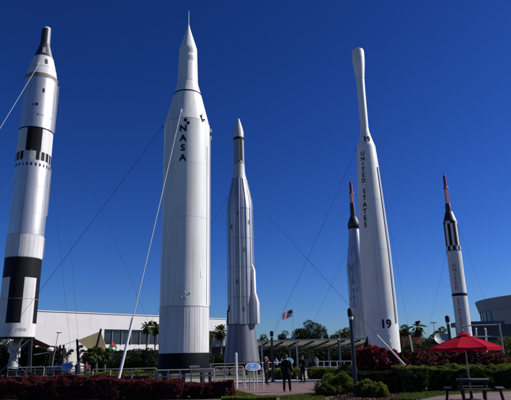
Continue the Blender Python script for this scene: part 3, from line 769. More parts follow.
MB().tube(at(93.5, 352, 80) * 1 - o2 - Vector((0, 0, 1.4)), P2 - o2 + Vector((0, 0, .3)), .2, .15, 10).build('mast', M_iron, sr)
MB().tube(Vector((at(80, 362, 84).x, 84, 0)) - o2, P1 - o2 + Vector((0, 0, .2)), .24, .16, 10).build('mast', M_iron, sr)
MB().tube(P1 - o2, at(60, 346, 84) - o2, .03, n=6).build('stay', M_iron, sr)
for px_, lb_ in ((60.2, 'left dark upright post before the cream wall'), (63.8, 'right dark upright post before the cream wall')):
    q_ = at(px_, 345.5, 70); o_ = MB().lathe([(0, .22), (.1, .14), (q_.z, .13), (q_.z + .08, .06)], n=12).build('dark_post', M_iron); o_.location = (q_.x, 70, 0); tag(o_, lb_, 'post', 'dark posts by the cream wall')
# maroon awning under the silver rocket's right side
Q = [at(30, 336.5, 66), at(53, 347, 66), at(58, 350, 78), at(22, 341, 80)]
mw = empty('awning', (Q[0].x, Q[0].y, 0), 0, 'dark maroon awning sloping down right of the silver rocket base', 'awning')
oo = Vector((Q[0].x, Q[0].y, 0)); mb = MB(); vs = [q - oo for q in Q] + [q - oo - Vector((0, 0, .12)) for q in Q]
mb.add(vs, [(0, 1, 2, 3), (7, 6, 5, 4), (0, 4, 5, 1), (1, 5, 6, 2), (2, 6, 7, 3), (3, 7, 4, 0)]).build('fabric', M_maroon, mw, smooth=False)
for q in Q: MB().tube((q.x - oo.x, q.y - oo.y, 0), q - oo - Vector((0, 0, .1)), .09).build('post', M_iron, mw)

# long open canopy in the middle
cz0 = at(320, 340.3, 72).z; cz1 = at(320, 348, 80).z
cn = empty('open_canopy', (0, 72, 0), 0, 'long open canopy with pale roof and slanted dark rafters across the middle', 'canopy')
xa, xb = at(262, 345, 72).x - 1.5, at(379, 345, 72).x
xa = at(255, 345, 72).x
rfm = MB(); rfm.add([(xa, 0, cz0), (xb, 0, cz0), (xb, 8, cz1), (xa, 8, cz1), (xa, 0, cz0 + .1), (xb, 0, cz0 + .1), (xb, 8, cz1 + .1), (xa, 8, cz1 + .1)],
    [(3, 2, 1, 0), (4, 5, 6, 7), (0, 1, 5, 4), (1, 2, 6, 5), (2, 3, 7, 6), (3, 0, 4, 7)]); rfm.build('roof', M_awn, cn, smooth=False)
MB().box(((xa + xb) / 2, -.1, cz0 + .04), (xb - xa + .2, .16, .24)).build('fascia', M_lgrey, cn, smooth=False)
MB().box(((xa + xb) / 2, 8.1, cz1 + .02), (xb - xa + .2, .16, .22)).build('rear_beam', M_lgrey, cn, smooth=False)
for k in range(8):
    x = xa + (xb - xa) * (k + .5) / 8
    MB().tube((x - 1.3, 8, cz1 - .12), (x + .6, .1, cz0 - .12), .13, n=6).build('rafter', M_iron, cn)
mbp = MB().box(((xa + xb) / 2, 4, (cz0 + cz1) / 2 - .09), (xb - xa, .12, .14)); mbp.build('purlin', M_lgrey, cn, smooth=False)
for px in (262, 297, 340, 377):
    x = at(px, 350, 72).x
    MB().tube((x, .1, 0), (x, .1, cz0 - .02), .1, n=10).build('post', M_lgrey, cn)
    MB().tube((x - .5, 7.9, 0), (x - .5, 7.9, cz1 - .02), .1, n=10).build('post', M_lgrey, cn)
for k in range(6):
    x = xa + (xb - xa) * (k + .6) / 6; o = MB().lathe([(-.12, .17), (0, .17), (.05, .05)], n=14).build('ceiling_lamp', M_lgrey); o.location = (x, 76, (cz0 + cz1) / 2 - .22)
    tag(o, 'small pale lamp under the open canopy roof', 'lamp', 'lamps under the canopy')

# low dark visitor building behind the canopy
vb = empty('low_building', (4, 104, 0), 0, 'low dark building in shade behind the open canopy', 'building')
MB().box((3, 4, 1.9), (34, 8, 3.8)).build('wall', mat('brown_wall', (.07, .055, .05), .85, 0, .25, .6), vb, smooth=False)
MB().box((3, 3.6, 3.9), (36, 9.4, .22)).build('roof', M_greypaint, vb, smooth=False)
for k in range(9):
    wv = MB().box((-12 + k * 3.8, -.05, 1.6), (2.4, .08, 2.0)).build('window', M_glass, vb, smooth=False)
    MB().box((-12 + k * 3.8, -.12, 1.6), (.07, .06, 2.0)).build('mullion', M_lgrey, wv, smooth=False)

# round building at right
DX = at(478.5, 330, 162).x + 29.3
cb = empty('round_building', (DX, 162, 0), 0, 'large round grey building with overhanging upper drum at far right', 'building')
zt = at(505, 292.5, 140).z; zm = at(505, 304.5, 140).z
M_drum = mat('drum_cladding', (.27, .275, .29), .6, 0, .06, .4); M_drum2 = mat('drum_wall_tan', (.36, .33, .28), .8, 0, .06, .5)
dr = MB().lathe([(zm, 25.6), (zm + .01, 26.4), (zt, 27.2), (zt + .3, 27.2), (zt + .31, 25.5)], n=96).build('upper_drum', M_drum, cb)
for k in range(1, 4):
    zj = zm + (zt - zm) * k / 4; rj = 26.4 + .8 * (zj - zm) / (zt - zm)
    MB().lathe([(zj - .04, rj - .02), (zj - .04, rj + .03), (zj + .04, rj + .035), (zj + .04, rj - .02)], n=96, cap=False).build('cladding_joint', M_greypaint, dr)
MB().lathe([(0, 25.9), (zm, 26.1)], n=96, pick=lambda a, z: 1 if -180 < a < -82 else 0).build('lower_wall', [M_drum2, mat('blue_glass', (.03, .05, .12), .15, 0, .5, .5)], cb)
for a in range(-120, -80, 7):
    MB().tube(cyl(a, 26.0, 0), cyl(a, 26.15, zm), .12, n=6).build('mullion', M_greypaint, cb)
# dark flat building in front of it
p = at(471, 322, 120)
db = empty('dark_building', (p.x, 120, 0), 0, 'dark flat fronted building below the round building, behind the umbrella', 'building')
zt = at(500, 324.5, 120).z
MB().box((15, 5, zt / 2), (30, 10, zt)).build('wall', mat('dark_navy_wall', (.022, .026, .04), .6, 0, .2, .5), db, smooth=False)
MB().box((4, 7, zt + .5), (10, 6, 1.0)).build('plant_room', mat('navy_clad', (.06, .075, .11), .6, 0, .2, .5), db, smooth=False)
for k in range(6): MB().box((2.5 + k * 5, -.04, 2.6), (3.6, .08, 3.2)).build('window', M_glass, db, smooth=False)
MB().box((15, -.6, 4.9), (30, 1.2, .2)).build('ledge', M_greypaint, db, smooth=False)
# orange kiosk
p = at(411, 337.5, 70)
ok = empty('orange_kiosk', (p.x, 70, 0), R(10), 'small orange topped kiosk among trees right of rocket 19', 'kiosk')
MB().box((0, 0, p.z / 2 - .6), (1.5, 1.5, p.z - 1.2)).build('wall', M_char, ok, smooth=False)
MB().prism([(-.9, -.9), (.9, -.9), (.9, .9), (-.9, .9)], p.z - 1.2, p.z).build('canopy', mat('orange_panel', (.42, .11, .03), .6, 0, .15, 2), ok, smooth=False)
# pale dome (satellite dish) by the umbrella
p = at(441.5, 340, 58)
ds = empty('white_dish', (p.x, 58, 0), R(-12), 'pale oval dish tilted upward among the shrubs left of the umbrella', 'dish')
dm = MB(); dm.lathe([(0, 0.02), (.05, .35), (.16, .7), (.22, .85), (.24, .84), (.1, .5), (.03, .05)], n=32, cap=False); dd_ = dm.build('reflector', M_greypaint, ds); dd_.scale = (.9, .9, .9); dd_.location = (0, 0, p.z); dd_.rotation_euler = (R(55), 0, R(10))
MB().tube((0, 0.1, 0), (0, 0.1, p.z), .07).build('post', M_iron, ds)
# pipe frame at right
fr = empty('pipe_frame', (0, 33, 0), 0, 'grey pipe frame with a long top bar standing behind the umbrella', 'frame')
a_, b_, c_ = at(472, 326.5, 33), at(499.3, 325, 33), at(503, 356, 33)
zf = b_.z
MB().tube((a_.x - .6, 0, zf), (b_.x + .1, 0, zf + .02), .035, n=8).build('top_bar', M_greypaint, fr)
MB().tube((b_.x, 0, 0), (b_.x, 0, zf + .1), .05, n=10).build('post', M_greypaint, fr)
MB().tube((a_.x - .6, 0, 0), (a_.x - .6, 0, zf + .02), .05, n=10).build('post', M_greypaint, fr)
MB().tube((a_.x - .6, 0, zf - .62), (b_.x, 0, zf - .68), .035, n=8).build('mid_bar', M_greypaint, fr)
# two short white guard pipes near frame
for px, lab in ((476, 'short pale bollard pipe behind the umbrella, left one of two'), (485, 'taller pale leaning pipe behind the umbrella, right one of two')):
    q = at(px, 329, 44); o = MB().tube((-.25, 0, 0), (.05 if px == 485 else 0, 0, q.z), .09, .06, 10).lathe([(q.z - .02, .09), (q.z + .1, .03)], n=10).build('pale_pipe', M_offw); o.location = (q.x, 44, 0)
    tag(o, lab, 'pipe', 'pale pipes behind the umbrella')

# far light pole, flag
p = at(433.5, 323, 85)
lp = empty('light_pole', (p.x, 85, 0), 0, 'tall thin light pole with flat head against the sky between rocket 19 and the umbrella', 'light pole')
MB().tube((0, 0, 0), (0, 0, p.z), .07, .045, 8).build('pole', M_greypaint, lp); MB().box((0, 0, p.z + .03), (.9, .3, .12)).build('lamp_head', M_greypaint, lp)
p = at(58.3, 333, 72)
lp = empty('light_pole', (p.x, 72, 0), 0, 'thin light pole with flat head before the white building at left', 'light pole')
MB().tube((-.6, 0, 0), (0, 0, p.z), .06, .04, 8).build('pole', M_greypaint, lp); MB().box((0.1, 0, p.z + .03), (.6, .3, .1)).build('lamp_head', M_greypaint, lp)

p = at(292.6, 309.5, 95)
fl = empty('flagpole', (p.x, 95, 0), 0, 'thin pale flagpole rising behind the open canopy', 'flagpole')
MB().tube((0, 0, 0), (0, 0, p.z + .2), .05, .025, 8).build('pole', mat('pale_pole', (.3, .34, .42), .5, 0, .1, 4), fl); MB().ball((0, 0, p.z + .25), .07).build('finial', M_lgrey, fl)
# the flag itself, hoist on the right, flying left
fx = MB(); nx, ny = 26, 26; FW, FH = 2.05, 1.15
vs = []
for j in range(ny + 1):
    for i in range(nx + 1):
        u_, v_ = i / nx, j / ny
        x = -u_ * FW * .86; y = .16 * math.sin(u_ * 9 + v_ * 1.5) * u_ ** .5; z = v_ * FH - u_ ** 1.2 * .55 + .04 * math.sin(u_ * 8)
        vs.append((x, y, z))
fs = []; ms = []
for j in range(ny):
    for i in range(nx):
        a_ = j * (nx + 1) + i; fs.append((a_, a_ + nx + 1, a_ + nx + 2, a_ + 1))
        v_ = (j + .5) / ny; u_ = (i + .5) / nx
        ms.append(2 if (v_ > 6 / 13 and u_ < .42) else (0 if int(v_ * 13) % 2 == 0 else 1))
fx.add(vs, fs, ms)
M_fr = fabric('flag_red', (.60, .05, .07), .5); M_fw = fabric('flag_white', (.75, .73, .73), .5); M_fb = mat('flag_blue', (.02, .03, .13), .8, 0, .05)
fo = fx.build('flag', [M_fr, M_fw, M_fb]); fo.location = (p.x - .05, 95, p.z - 1.2)
tag(fo, 'United States flag with stripes and blue star field flying left from its pole', 'flag')
stm = MB()
for r_ in range(9):
    for c_ in range(6 if r_ % 2 == 0 else 5):
        u_ = (.035 + (c_ + (0 if r_ % 2 == 0 else .5)) * .07); v_ = 1 - (r_ + 1) * (7 / 13) / 10
        x = -u_ * FW * .86; yy = .16 * math.sin(u_ * 9 + v_ * 1.5) * u_ ** .5 - .012; z = v_ * FH - u_ ** 1.2 * .55 + .04 * math.sin(u_ * 8)
        vs = []
        for q in range(10):
            a_ = math.pi / 2 + q * math.pi / 5; rr_ = .026 if q % 2 == 0 else .011; vs.append((x + rr_ * math.cos(a_), yy, z + rr_ * math.sin(a_)))
        stm.add(vs, [tuple(range(10))])
stm.build('stars', M_fw, fo, smooth=False)

# ================================================================== LAMP POSTS
def lamp_post(px, y, Y, label):
    p = at(px, y, Y); h = p.z
    root = empty('lamp_post', (p.x, Y, 0), 0, label, 'lamp post', 'dark cylindrical lamp posts')
    MB().lathe([(0, .14), (.08, .14), (.1, .09), (h - .5, .085), (h - .5, .085)], n=24).build('post', M_post, root)
    MB().lathe([(h - .5, .1), (h - .4, .11), (h - .38, .1)], n=24).build('collar', M_offw, root)
    MB().lathe([(h - .38, .1), (h - .34, .125), (h - .08, .125), (h - .05, .11), (h, .04)], n=24).build('lamp_head', M_iron, root)
    MB().lathe([(-.02, .22), (.03, .22)], n=20).build('footing', M_conc, root)
    MB().box((.1, -.02, 1.1), (.03, .07, .16)).build('access_plate', M_galv, root)
    return root
lamp_post(350, 308, 24, 'nearest dark lamp post, in front of the green bushes left of rocket 19')
lamp_post(271.5, 331, 41, 'dark lamp post at the right foot of the steel rocket')
lamp_post(447, 315.5, 31, 'dark lamp post behind the red umbrella')
lamp_post(338, 334, 49, 'slim far lamp post at the right end of the open canopy')

# ================================================================== RAILINGS
def railing(label, pts, rails, npost, m=M_railw, r=.032):
    """pts: ground points; rails: heights"""
    root = empty('railing', pts[0], 0, label, 'railing', 'metal pipe railings')
    loc = [Vector(p) - Vector(pts[0]) for p in pts]
    for h in rails: MB().path([p + Vector((0, 0, h)) for p in loc], r, 8).build('rail', m, root)
    ln = [(b - a).length for a, b in zip(loc, loc[1:])]; T = sum(ln)
    for k in range(npost):
        t = T * k / (npost - 1); i = 0
        while i < len(ln) - 1 and t > ln[i]: t -= ln[i]; i += 1
        p = loc[i].lerp(loc[i + 1], min(1, t / ln[i])); MB().tube(p, p + Vector((0, 0, rails[0])), r * 1.05, n=8).build('post', m, root)
    return root
g0 = lambda px, Y: Vector((at(px, 370, Y).x, Y, 0))
railing('grey pipe railing before the silver rocket at far left', [g0(8, 40), g0(44, 40)], (1.4, 1.2, .8, .35), 5)
railing('grey pipe railing with an oval blue sign, right of the silver rocket stand', [g0(46, 39), g0(86, 39)], (1.4, 1.2, .78, .35), 6)
railing('pipe railing behind the white cable sleeve, left of the NASA rocket', [g0(93, 36), g0(118, 35), g0(156, 35)], (1.2, .5), 4)
railing('long pipe railing in front of the black base of the NASA rocket', [g0(157, 28.2), g0(214, 28.2)], (1.18, .88, .45), 6)
railing('pipe railing between the NASA rocket and the blue oval sign', [g0(215, 34), g0(243, 34)], (1.2, .9, .45), 4)
railing('short pipe railing carrying the blue oval sign left of the standing people', [g0(244.5, 31.5), g0(263, 31.2)], (1.1, .55), 3, M_galv)
railing('far pipe railing before the foot of the steel rocket', [g0(188, 50), g0(262, 50), g0(292, 52)], (1.25, .7), 10)
railing('far pale railing between the dark bushes under the open canopy', [g0(318, 52), g0(352, 46)], (1.25, .8, .4), 6, M_galv)
# box frames by the railings
wp = MB().tube((0, 0, 0), (0, 0, 1.95), .07, n=10).lathe([(1.95, .07), (2.0, .03)], n=10).build('white_post', M_offw); q = g0(236.3, 33); wp.location = q
tag(wp, 'single white post standing before the dark skirt of the steel rocket', 'post')

def oval_sign(px, y, Y, label, w=.95, tilt=32, rz=0):
    p = at(px, y, Y); root = empty('oval_sign', (p.x, Y, 0), rz, label, 'sign', 'blue oval information signs')
    n = 36; rot = Matrix.Rotation(R(tilt), 3, 'X')
    def ell(rx, ry, t0, t1):
        vs = [rot @ Vector((rx * math.cos(2 * math.pi * i / n), ry * math.sin(2 * math.pi * i / n), t)) + Vector((0, 0, p.z)) for t in (t0, t1) for i in range(n)]
        return vs, [(i, (i + 1) % n, n + (i + 1) % n, n + i) for i in range(n)] + [tuple(range(n))[::-1], tuple(range(n, 2 * n))]
    # face the viewer: tilt the disc so its normal leans to -Y
    rot = Matrix.Rotation(R(90 - tilt), 3, 'X')
    a = MB(); a.add(*ell(w / 2, w * .36, -.03, .0)); a.build('frame', M_offw, root)
    a = MB(); a.add(*ell(w / 2 - .06, w * .36 - .055, .0, .012)); pn = a.build('panel', M_blue, root)
    MB().tube((-.2, .05, 0), (-.2, .05, p.z - .05), .03).tube((.2, .05, 0), (.2, .05, p.z - .05), .03).build('stand', M_galv, root)
oval_sign(67, 366.5, 38.6, 'oval blue sign on the railing right of the silver rocket stand', .85)
oval_sign(253, 366.8, 31, 'nearest oval blue sign, left of the three standing people', .84, 46)
oval_sign(288.5, 361.3, 45, 'far oval blue sign seen between the standing people', .8)
q_ = at(50.5, 348.6, 50); o_ = empty('globe_lamp', (q_.x, 50, 0), 0, 'pale mushroom shaped lamp head on a post, far left below the white building', 'lamp')
MB().lathe([(q_.z - .22, .06), (q_.z - .2, .26), (q_.z - .05, .3), (q_.z + .08, .2), (q_.z + .12, .04)], n=20).build('lamp_head', M_white, o_); MB().tube((0, 0, 0), (0, 0, q_.z - .2), .05).build('post', M_iron, o_)
q2 = at(34, 355, 50); MB().tube((0, 0, q_.z - .3), (q2.x - q_.x, 0, q2.z), .04).build('arm', M_lgrey, o_)

# ================================================================== PEOPLE
M_skin = mat('skin', (.34, .2, .14), .55, 0, .08, 10); M_hair_d = mat('dark_hair', (.02, .015, .012), .7, 0, .2, 30); M_hair_g = mat('grey_hair', (.35, .33, .31), .7, 0, .15, 30)
M_shoe = mat('dark_shoe', (.015, .015, .015), .5, 0, .2, 10)
def cloth(name, c): return mat(name, c, .9, 0, .18, 9, (1, 1, 1), .3, 14, spec=.08)
C_blk = cloth('black_cloth', (.008, .008, .011)); C_nvy = cloth('navy_cloth', (.012, .013, .022)); C_gry = cloth('charcoal_cloth', (.018, .018, .022))
C_wht = cloth('pale_shirt', (.45, .46, .5)); C_rd = cloth('dull_red_shirt', (.25, .04, .04)); C_bl = cloth('blue_shirt', (.06, .12, .3)); C_tn = cloth('tan_cloth', (.2, .16, .11))
def skin_surface(name, joints, edges, radii, mats, pick, root_i, parent, lvl=2, extra=None):
    me = bpy.data.meshes.new(name); me.from_pydata(joints, edges, []); o = bpy.data.objects.new(name, me); COL.objects.link(o)
    o.modifiers.new('skin', 'SKIN').use_smooth_shade = True
    sv = me.skin_vertices[0].data
    for i, r in enumerate(radii): sv[i].radius = (r if hasattr(r, '__len__') else (r, r)); sv[i].use_root = (i == root_i)
    sb = o.modifiers.new('sub', 'SUBSURF'); sb.levels = lvl; sb.render_levels = lvl
    dg = bpy.context.evaluated_depsgraph_get(); m2 = bpy.data.meshes.new_from_object(o.evaluated_get(dg)); bpy.data.objects.remove(o)
    if extra:
        bm = bmesh.new(); bm.from_mesh(m2)
        for c, r in extra:
            bmesh.ops.create_icosphere(bm, subdivisions=2, radius=1, matrix=Matrix.Translation(c) @ Matrix.Diagonal((*r, 1)))
        bm.to_mesh(m2); bm.free()
    m2.materials.clear()
    for m in mats: m2.materials.append(m)
    for p_ in m2.polygons: p_.material_index = pick(p_.center); p_.use_smooth = True
    r_ = bpy.data.objects.new(name, m2); COL.objects.link(r_); r_.parent = parent
    return r_
def person(px, Y, h, rz, label, top, trousers, hair, pose='stand', detail=2, group=None, long_hair=False):
    p = at(px, 370, Y); s = h / 1.75
    root = empty('person', (p.x, Y, 0.012), rz, label, 'person', group)
    # local: facing -Y
    J = []; E_ = []; Rd = []
    def j(v, r, par=None):
        J.append((v[0] * s, v[1] * s, v[2] * s)); Rd.append((r[0] * s, r[1] * s) if hasattr(r, '__len__') else r * s)
        if par is not None: E_.append((par, len(J) - 1))
        return len(J) - 1
    pel = j((0, 0, .96), (.185, .13)); wa = j((0, 0, 1.10), (.18, .13), pel); che = j((0, -.01, 1.28), (.20, .14), wa); shc = j((0, .0, 1.42), (.13, .09), che)
    nk = j((0, .005, 1.50), .055, shc); hd = j((0, -.01, 1.60), (.075, .085), nk); cr = j((0, -.005, 1.69), (.07, .08), hd)
    step = {'stand': (.0, .0), 'stride': (-.14, .14), 'shift': (-.05, .04)}[pose]
    hands = []
    for sd, st_ in ((-1, step[0]), (1, step[1])):
        hp = j((sd * .095, 0, .88), .108, pel); kn = j((sd * .115, st_ * .5 - .02, .50), .078, hp); an = j((sd * .13, st_, .11), .062, kn)
        ft = j((sd * .12, st_ - .11, .035), (.04, .03), an); j((sd * .125, st_ - .17, .03), (.035, .022), ft)
        sh = j((sd * .19, 0, 1.39), .072, shc)
        if pose == 'stand' and sd == 1: el = j((sd * .25, .02, 1.13), .055, sh); wr = j((sd * .20, -.20, 1.02), .028, el); hdp = (sd * .17, -.27, 1.01)
        elif pose == 'shift': el = j((sd * .25, .03, 1.13), .055, sh); wr = j((sd * .16, -.22, 1.08), .028, el); hdp = (sd * .10, -.27, 1.10)
        else: el = j((sd * .235, .03, 1.12), .055, sh); wr = j((sd * .25, -.04, .88), .028, el); hdp = (sd * .25, -.055, .82)
        pa = j(hdp, (.02, .034), wr)
        w_ = Vector(J[wr]) / s; d_ = (Vector(hdp) - w_).normalized(); side = d_.cross(Vector((0, 1, 0.01))).normalized(); side = Vector((0, 1, 0)) - d_ * d_.y; side.normalize()
        if detail >= 2:
            for q in range(4):
                b = Vector(hdp) + side * (.026 - q * .0175) + d_ * .012; f1 = b + d_ * .04; f2 = f1 + (d_ + Vector((-sd * .5, 0, 0))).normalized() * (.03, .036, .034, .026)[q]
                i1 = j(b, .0095, pa); i2 = j(f1, .009, i1); j(f2, .0075, i2)
            b = Vector(hdp) - side * -.03 - d_ * .02; i1 = j(b, .011, pa); j(b + (side + d_ * .8).normalized() * .045, .009, i1)
    def pick(c):
        z = c.z / s
        if z < .085: return 3
        if z < .93 and abs(c.x) / s < .205 and not (c.y / s < -.14 and z > .7): return 2
        if z > 1.485: return 0
        for i_, hv in enumerate(J):
            pass
        for w_i in wr_list:
            if (c - Vector(J[w_i])).dot(wr_dir[w_i]) > -.01 * s and (c - Vector(J[w_i])).length < .2 * s: return 0
        return 1
    wr_list = [e[1] for e in E_ if abs((Rd[e[1]][0] if hasattr(Rd[e[1]], '__len__') else Rd[e[1]]) - .028 * s) < 1e-6]
    wr_dir = {}
    for w_i in wr_list:
        ch_ = [e[1] for e in E_ if e[0] == w_i][0]; wr_dir[w_i] = (Vector(J[ch_]) - Vector(J[w_i])).normalized()
    ex = [(Vector((0, -.105, 1.615)) * s, (.012 * s, .02 * s, .02 * s)), (Vector((0, -.075, 1.545)) * s, (.035 * s, .035 * s, .028 * s)),
          (Vector((.078, 0, 1.61)) * s, (.01 * s, .022 * s, .032 * s)), (Vector((-.078, 0, 1.61)) * s, (.01 * s, .022 * s, .032 * s))]
    bd = skin_surface('body', J, E_, Rd, [M_skin, top, trousers, M_shoe], pick, 0, root, 1 if detail < 2 else 2, ex)
    hm = MB()
    # hair cap: shell over crown and back of head
    vs = []; n_ = 16
    for k in range(6):
        t = k / 5 * math.pi * .58
        for i in range(n_):
            a = 2 * math.pi * i / n_; back = (math.sin(a) + 1) / 2; tt = t * (.72 + .45 * back)
            vs.append((.088 * s * math.sin(tt) * math.cos(a), (.1 * math.sin(tt) * math.sin(a) + .006) * s, (1.635 + .112 * math.cos(tt)) * s - (.07 * s * back * (k / 5) if long_hair else 0)))
    fs = [(k * n_ + i, (k + 1) * n_ + i, (k + 1) * n_ + (i + 1) % n_, k * n_ + (i + 1) % n_) for k in range(5) for i in range(n_)]
    hm.add(vs, fs); hm.build('hair', hair, bd)
    if detail >= 2:
        ey = MB()
        for sd in (-1, 1): ey.ball((sd * .03 * s, -.088 * s, 1.625 * s), .011 * s, 8)
        ey.box((0, -.094 * s, 1.565 * s), (.045 * s, .02 * s, .006 * s)); ey.build('face_detail', M_hair_d, bd)
        # jacket hem: a shell round the hips
        jk = MB().lathe([(.80 * s, .225 * s), (.98 * s, .215 * s), (1.12 * s, .19 * s)], n=24, cap=False); jo = jk.build('jacket_hem', top, bd); jo.scale = (1, .78, 1)
    return root
G3 = 'people standing on the brick paving'
person(286.5, 28.3, 1.80, R(170), 'person in dark jacket and trousers, nearest and middle of three on the paving', C_blk, C_blk, M_hair_d, 'stride', 2, G3)
person(266.2, 36.5, 1.74, R(75), 'person in dark clothes with grey hair, left of the three on the paving', C_nvy, C_blk, M_hair_g, 'stand', 2, G3)
pb = person(302.8, 37.5, 1.76, R(-60), 'person in dark jacket with a backpack, right of the three on the paving', C_blk, C_gry, M_hair_d, 'shift', 2, G3)
bp_ = MB(); bp_.box((0, .21, 1.22), (.32, .2, .46)); bp_.box((0, .33, 1.12), (.24, .06, .24)); bk = empty('backpack', pb.location, R(-60), 'bulky dark backpack worn by the person on the right of the paving', 'backpack')
b1 = MB().box((0, .235, 1.24), (.33, .2, .48)).build('bag', C_gry, bk, bevel=.05); MB().box((0, .355, 1.14), (.24, .05, .24)).build('pocket', C_blk, bk, bevel=.02)
for sd in (-1, 1): MB().path([(sd * .12, .14, 1.44), (sd * .125, -.02, 1.51), (sd * .125, -.15, 1.36), (sd * .14, -.12, 1.12), (sd * .15, .14, 1.04)], .017, 6).build('strap', C_gry, bk)
far = [(268, 62, 'red shirt', C_rd, C_tn), (276.5, 64, 'pale shirt', C_wht, C_nvy), (282, 68, 'blue shirt', C_bl, C_tn), (291, 70, 'pale top', C_wht, C_gry), (317, 70, 'pale shirt', C_wht, C_tn), (324, 66, 'dark top', C_gry, C_gry), (310, 74, 'blue shirt', C_bl, C_gry), (331, 75, 'dull red shirt', C_rd, C_gry)]
lab = ['small distant person in red shirt right of the steel rocket foot', 'small distant person in pale shirt left of the nearest standing person', 'small distant person in blue shirt under the canopy, just left of the nearest standing person',
       'small distant person in pale top directly behind the nearest standing person', 'small distant person in pale shirt under the canopy, right of the backpack wearer', 'small distant person in dark top under the right half of the canopy',
       'small distant person in blue shirt under the canopy behind the backpack wearer', 'small distant person in dull red shirt at the right end of the canopy']
for (px, Y, _, t_, tr_), lb in zip(far, lab): person(px, Y, 1.7, random.uniform(-3, 3), lb, t_, tr_, M_hair_d, random.choice(['stand', 'stride']), 1, 'distant visitors')
for px, Y, t_, lb in ((66.5, 60, C_rd, 'distant visitor in red before the cream wall, leftmost by the dark posts'), (69, 66, C_gry, 'distant visitor in dark grey, tallest head against the cream wall'), (76.5, 64, C_nvy, 'distant visitor in navy just left of the leaning mast'), (86, 62, C_rd, 'distant visitor in red just right of the leaning mast'), (56, 58, C_bl, 'distant visitor in blue near the maroon awning')):
    person(px, Y, 1.72, random.uniform(-3, 3), lb, t_, C_gry, M_hair_d, 'stand', 1, 'distant visitors')

# ================================================================== UMBRELLA AND TABLE
UY = 20.6; pu = at(465, 346, UY); UX = pu.x
um = empty('red_umbrella', (UX, UY, 0), 0, 'large open red umbrella over the picnic table', 'umbrella')
ez = at(465, 347.6, UY - .1).z; tz = at(465, 334.5, UY).z
mb = MB(); RU = 1.29; vs = []; k_ = 8; rings = 9; sub = 6; off = R(12)
def upt(seg, f, t):
    a0 = off + seg * math.pi / 4; a1 = a0 + math.pi / 4
    p0 = Vector((math.cos(a0), math.sin(a0), 0)); p1 = Vector((math.cos(a1), math.sin(a1), 0)); q = p0.lerp(p1, f) * (RU * t)
    edge = 4 * f * (1 - f)
    z = tz + (ez - tz) * (t ** 1.12) - .055 * edge * t ** 2 * math.sin(math.pi * min(t, .999) * .5 + .0) + (.03 * edge if t > .98 else 0)
    return Vector((q.x, q.y, z))
for seg in range(8):
    b0 = len(mb.v); vv = [upt(seg, i / sub, j / rings) for j in range(rings + 1) for i in range(sub + 1)]
    low = [Vector((p.x * 1.005, p.y * 1.005, p.z - .10)) for p in vv[-(sub + 1):]]
    ff = [(j * (sub + 1) + i, (j + 1) * (sub + 1) + i, (j + 1) * (sub + 1) + i + 1, j * (sub + 1) + i + 1) for j in range(rings) for i in range(sub)]
    n0 = rings * (sub + 1); n1 = (rings + 1) * (sub + 1)
    ff += [(n0 + i, n1 + i, n1 + i + 1, n0 + i + 1) for i in range(sub)]
    mb.add(vv + low, ff)
cnp = mb.build('canopy', M_umb, um)
cnp.data.set_sharp_from_angle(angle=R(8))
M_seam = mat('canvas_seam', (.22, .004, .012), .8, 0, .1, 8, spec=.1)
for seg in range(8):
    MB().path([upt(seg, 0, t / 8) + Vector((0, 0, .004)) for t in range(1, 9)], .006, 5).build('seam', M_seam, cnp)
    MB().path([upt(seg, i / 6, 1) + Vector((0, 0, .004)) for i in range(7)], .005, 5).build('hem', M_seam, cnp)
mb = MB()
for seg in range(8):
    a0 = off + seg * math.pi / 4; a1 = a0 + math.pi / 4; r = .27
    mb.add([(0, 0, tz + .12), (r * math.cos(a0), r * math.sin(a0), tz - .015), (r * math.cos(a1), r * math.sin(a1), tz - .015)], [(0, 1, 2)])
mb.build('vent_cap', M_umb, um, smooth=False)
MB().ball((0, 0, tz + .16), (.025, .025, .05)).build('finial', M_tan, um)
MB().tube((0, 0, 0), (0, 0, tz + .1), .022, n=12).build('pole', M_lgrey, um)
for seg in range(8):
    a0 = off + seg * math.pi / 4; e = Vector((math.cos(a0) * RU, math.sin(a0) * RU, ez - .02))
    MB().tube((0, 0, tz - .06), e, .011, n=6).build('rib', M_iron, um)
    MB().tube((0, 0, tz - .42), Vector((0, 0, tz - .06)).lerp(e, .5), .009, n=6).build('strut', M_iron, um)
MB().lathe([(.0, .3), (.06, .3), (.1, .06), (.35, .04)], n=24).build('base', M_iron, um)
tb = empty('picnic_table', (UX + .1, UY, 0), R(-20), 'dark square picnic table with attached benches under the red umbrella', 'picnic table')
MB().box((0, 0, .735), (1.12, 1.12, .045)).build('table_top', M_tabletop, tb, bevel=.012)
MB().box((0, -.54, .69), (1.08, .03, .06)).box((0, .54, .69), (1.08, .03, .06)).box((-.54, 0, .69), (.03, 1.02, .06)).box((.54, 0, .69), (.03, 1.02, .06)).build('apron', M_table, tb)
for k in range(4):
    a = k * math.pi / 2; rt_ = Matrix.Rotation(a, 3, 'Z')
    b = MB().box(rt_ @ Vector((0, -.88, .445)), (1.05, .27, .04), rt_).build('bench', M_tabletop, tb, bevel=.01)
    for sx in (-.36, .36):
        MB().tube(rt_ @ Vector((sx, -.88, .43)), rt_ @ Vector((sx * .95, -.95, 0)), .04, n=8).build('leg', M_table, b)
        MB().tube(rt_ @ Vector((sx, -.85, .39)), rt_ @ Vector((sx, -.3, .39)), .028, n=8).build('brace', M_table, b)
for sx in (-1, 1):
    for sy in (-1, 1):
        MB().tube((sx * .42, sy * .42, .7), (sx * .36, sy * .36, 0), .042, n=8).build('leg', M_table, tb)

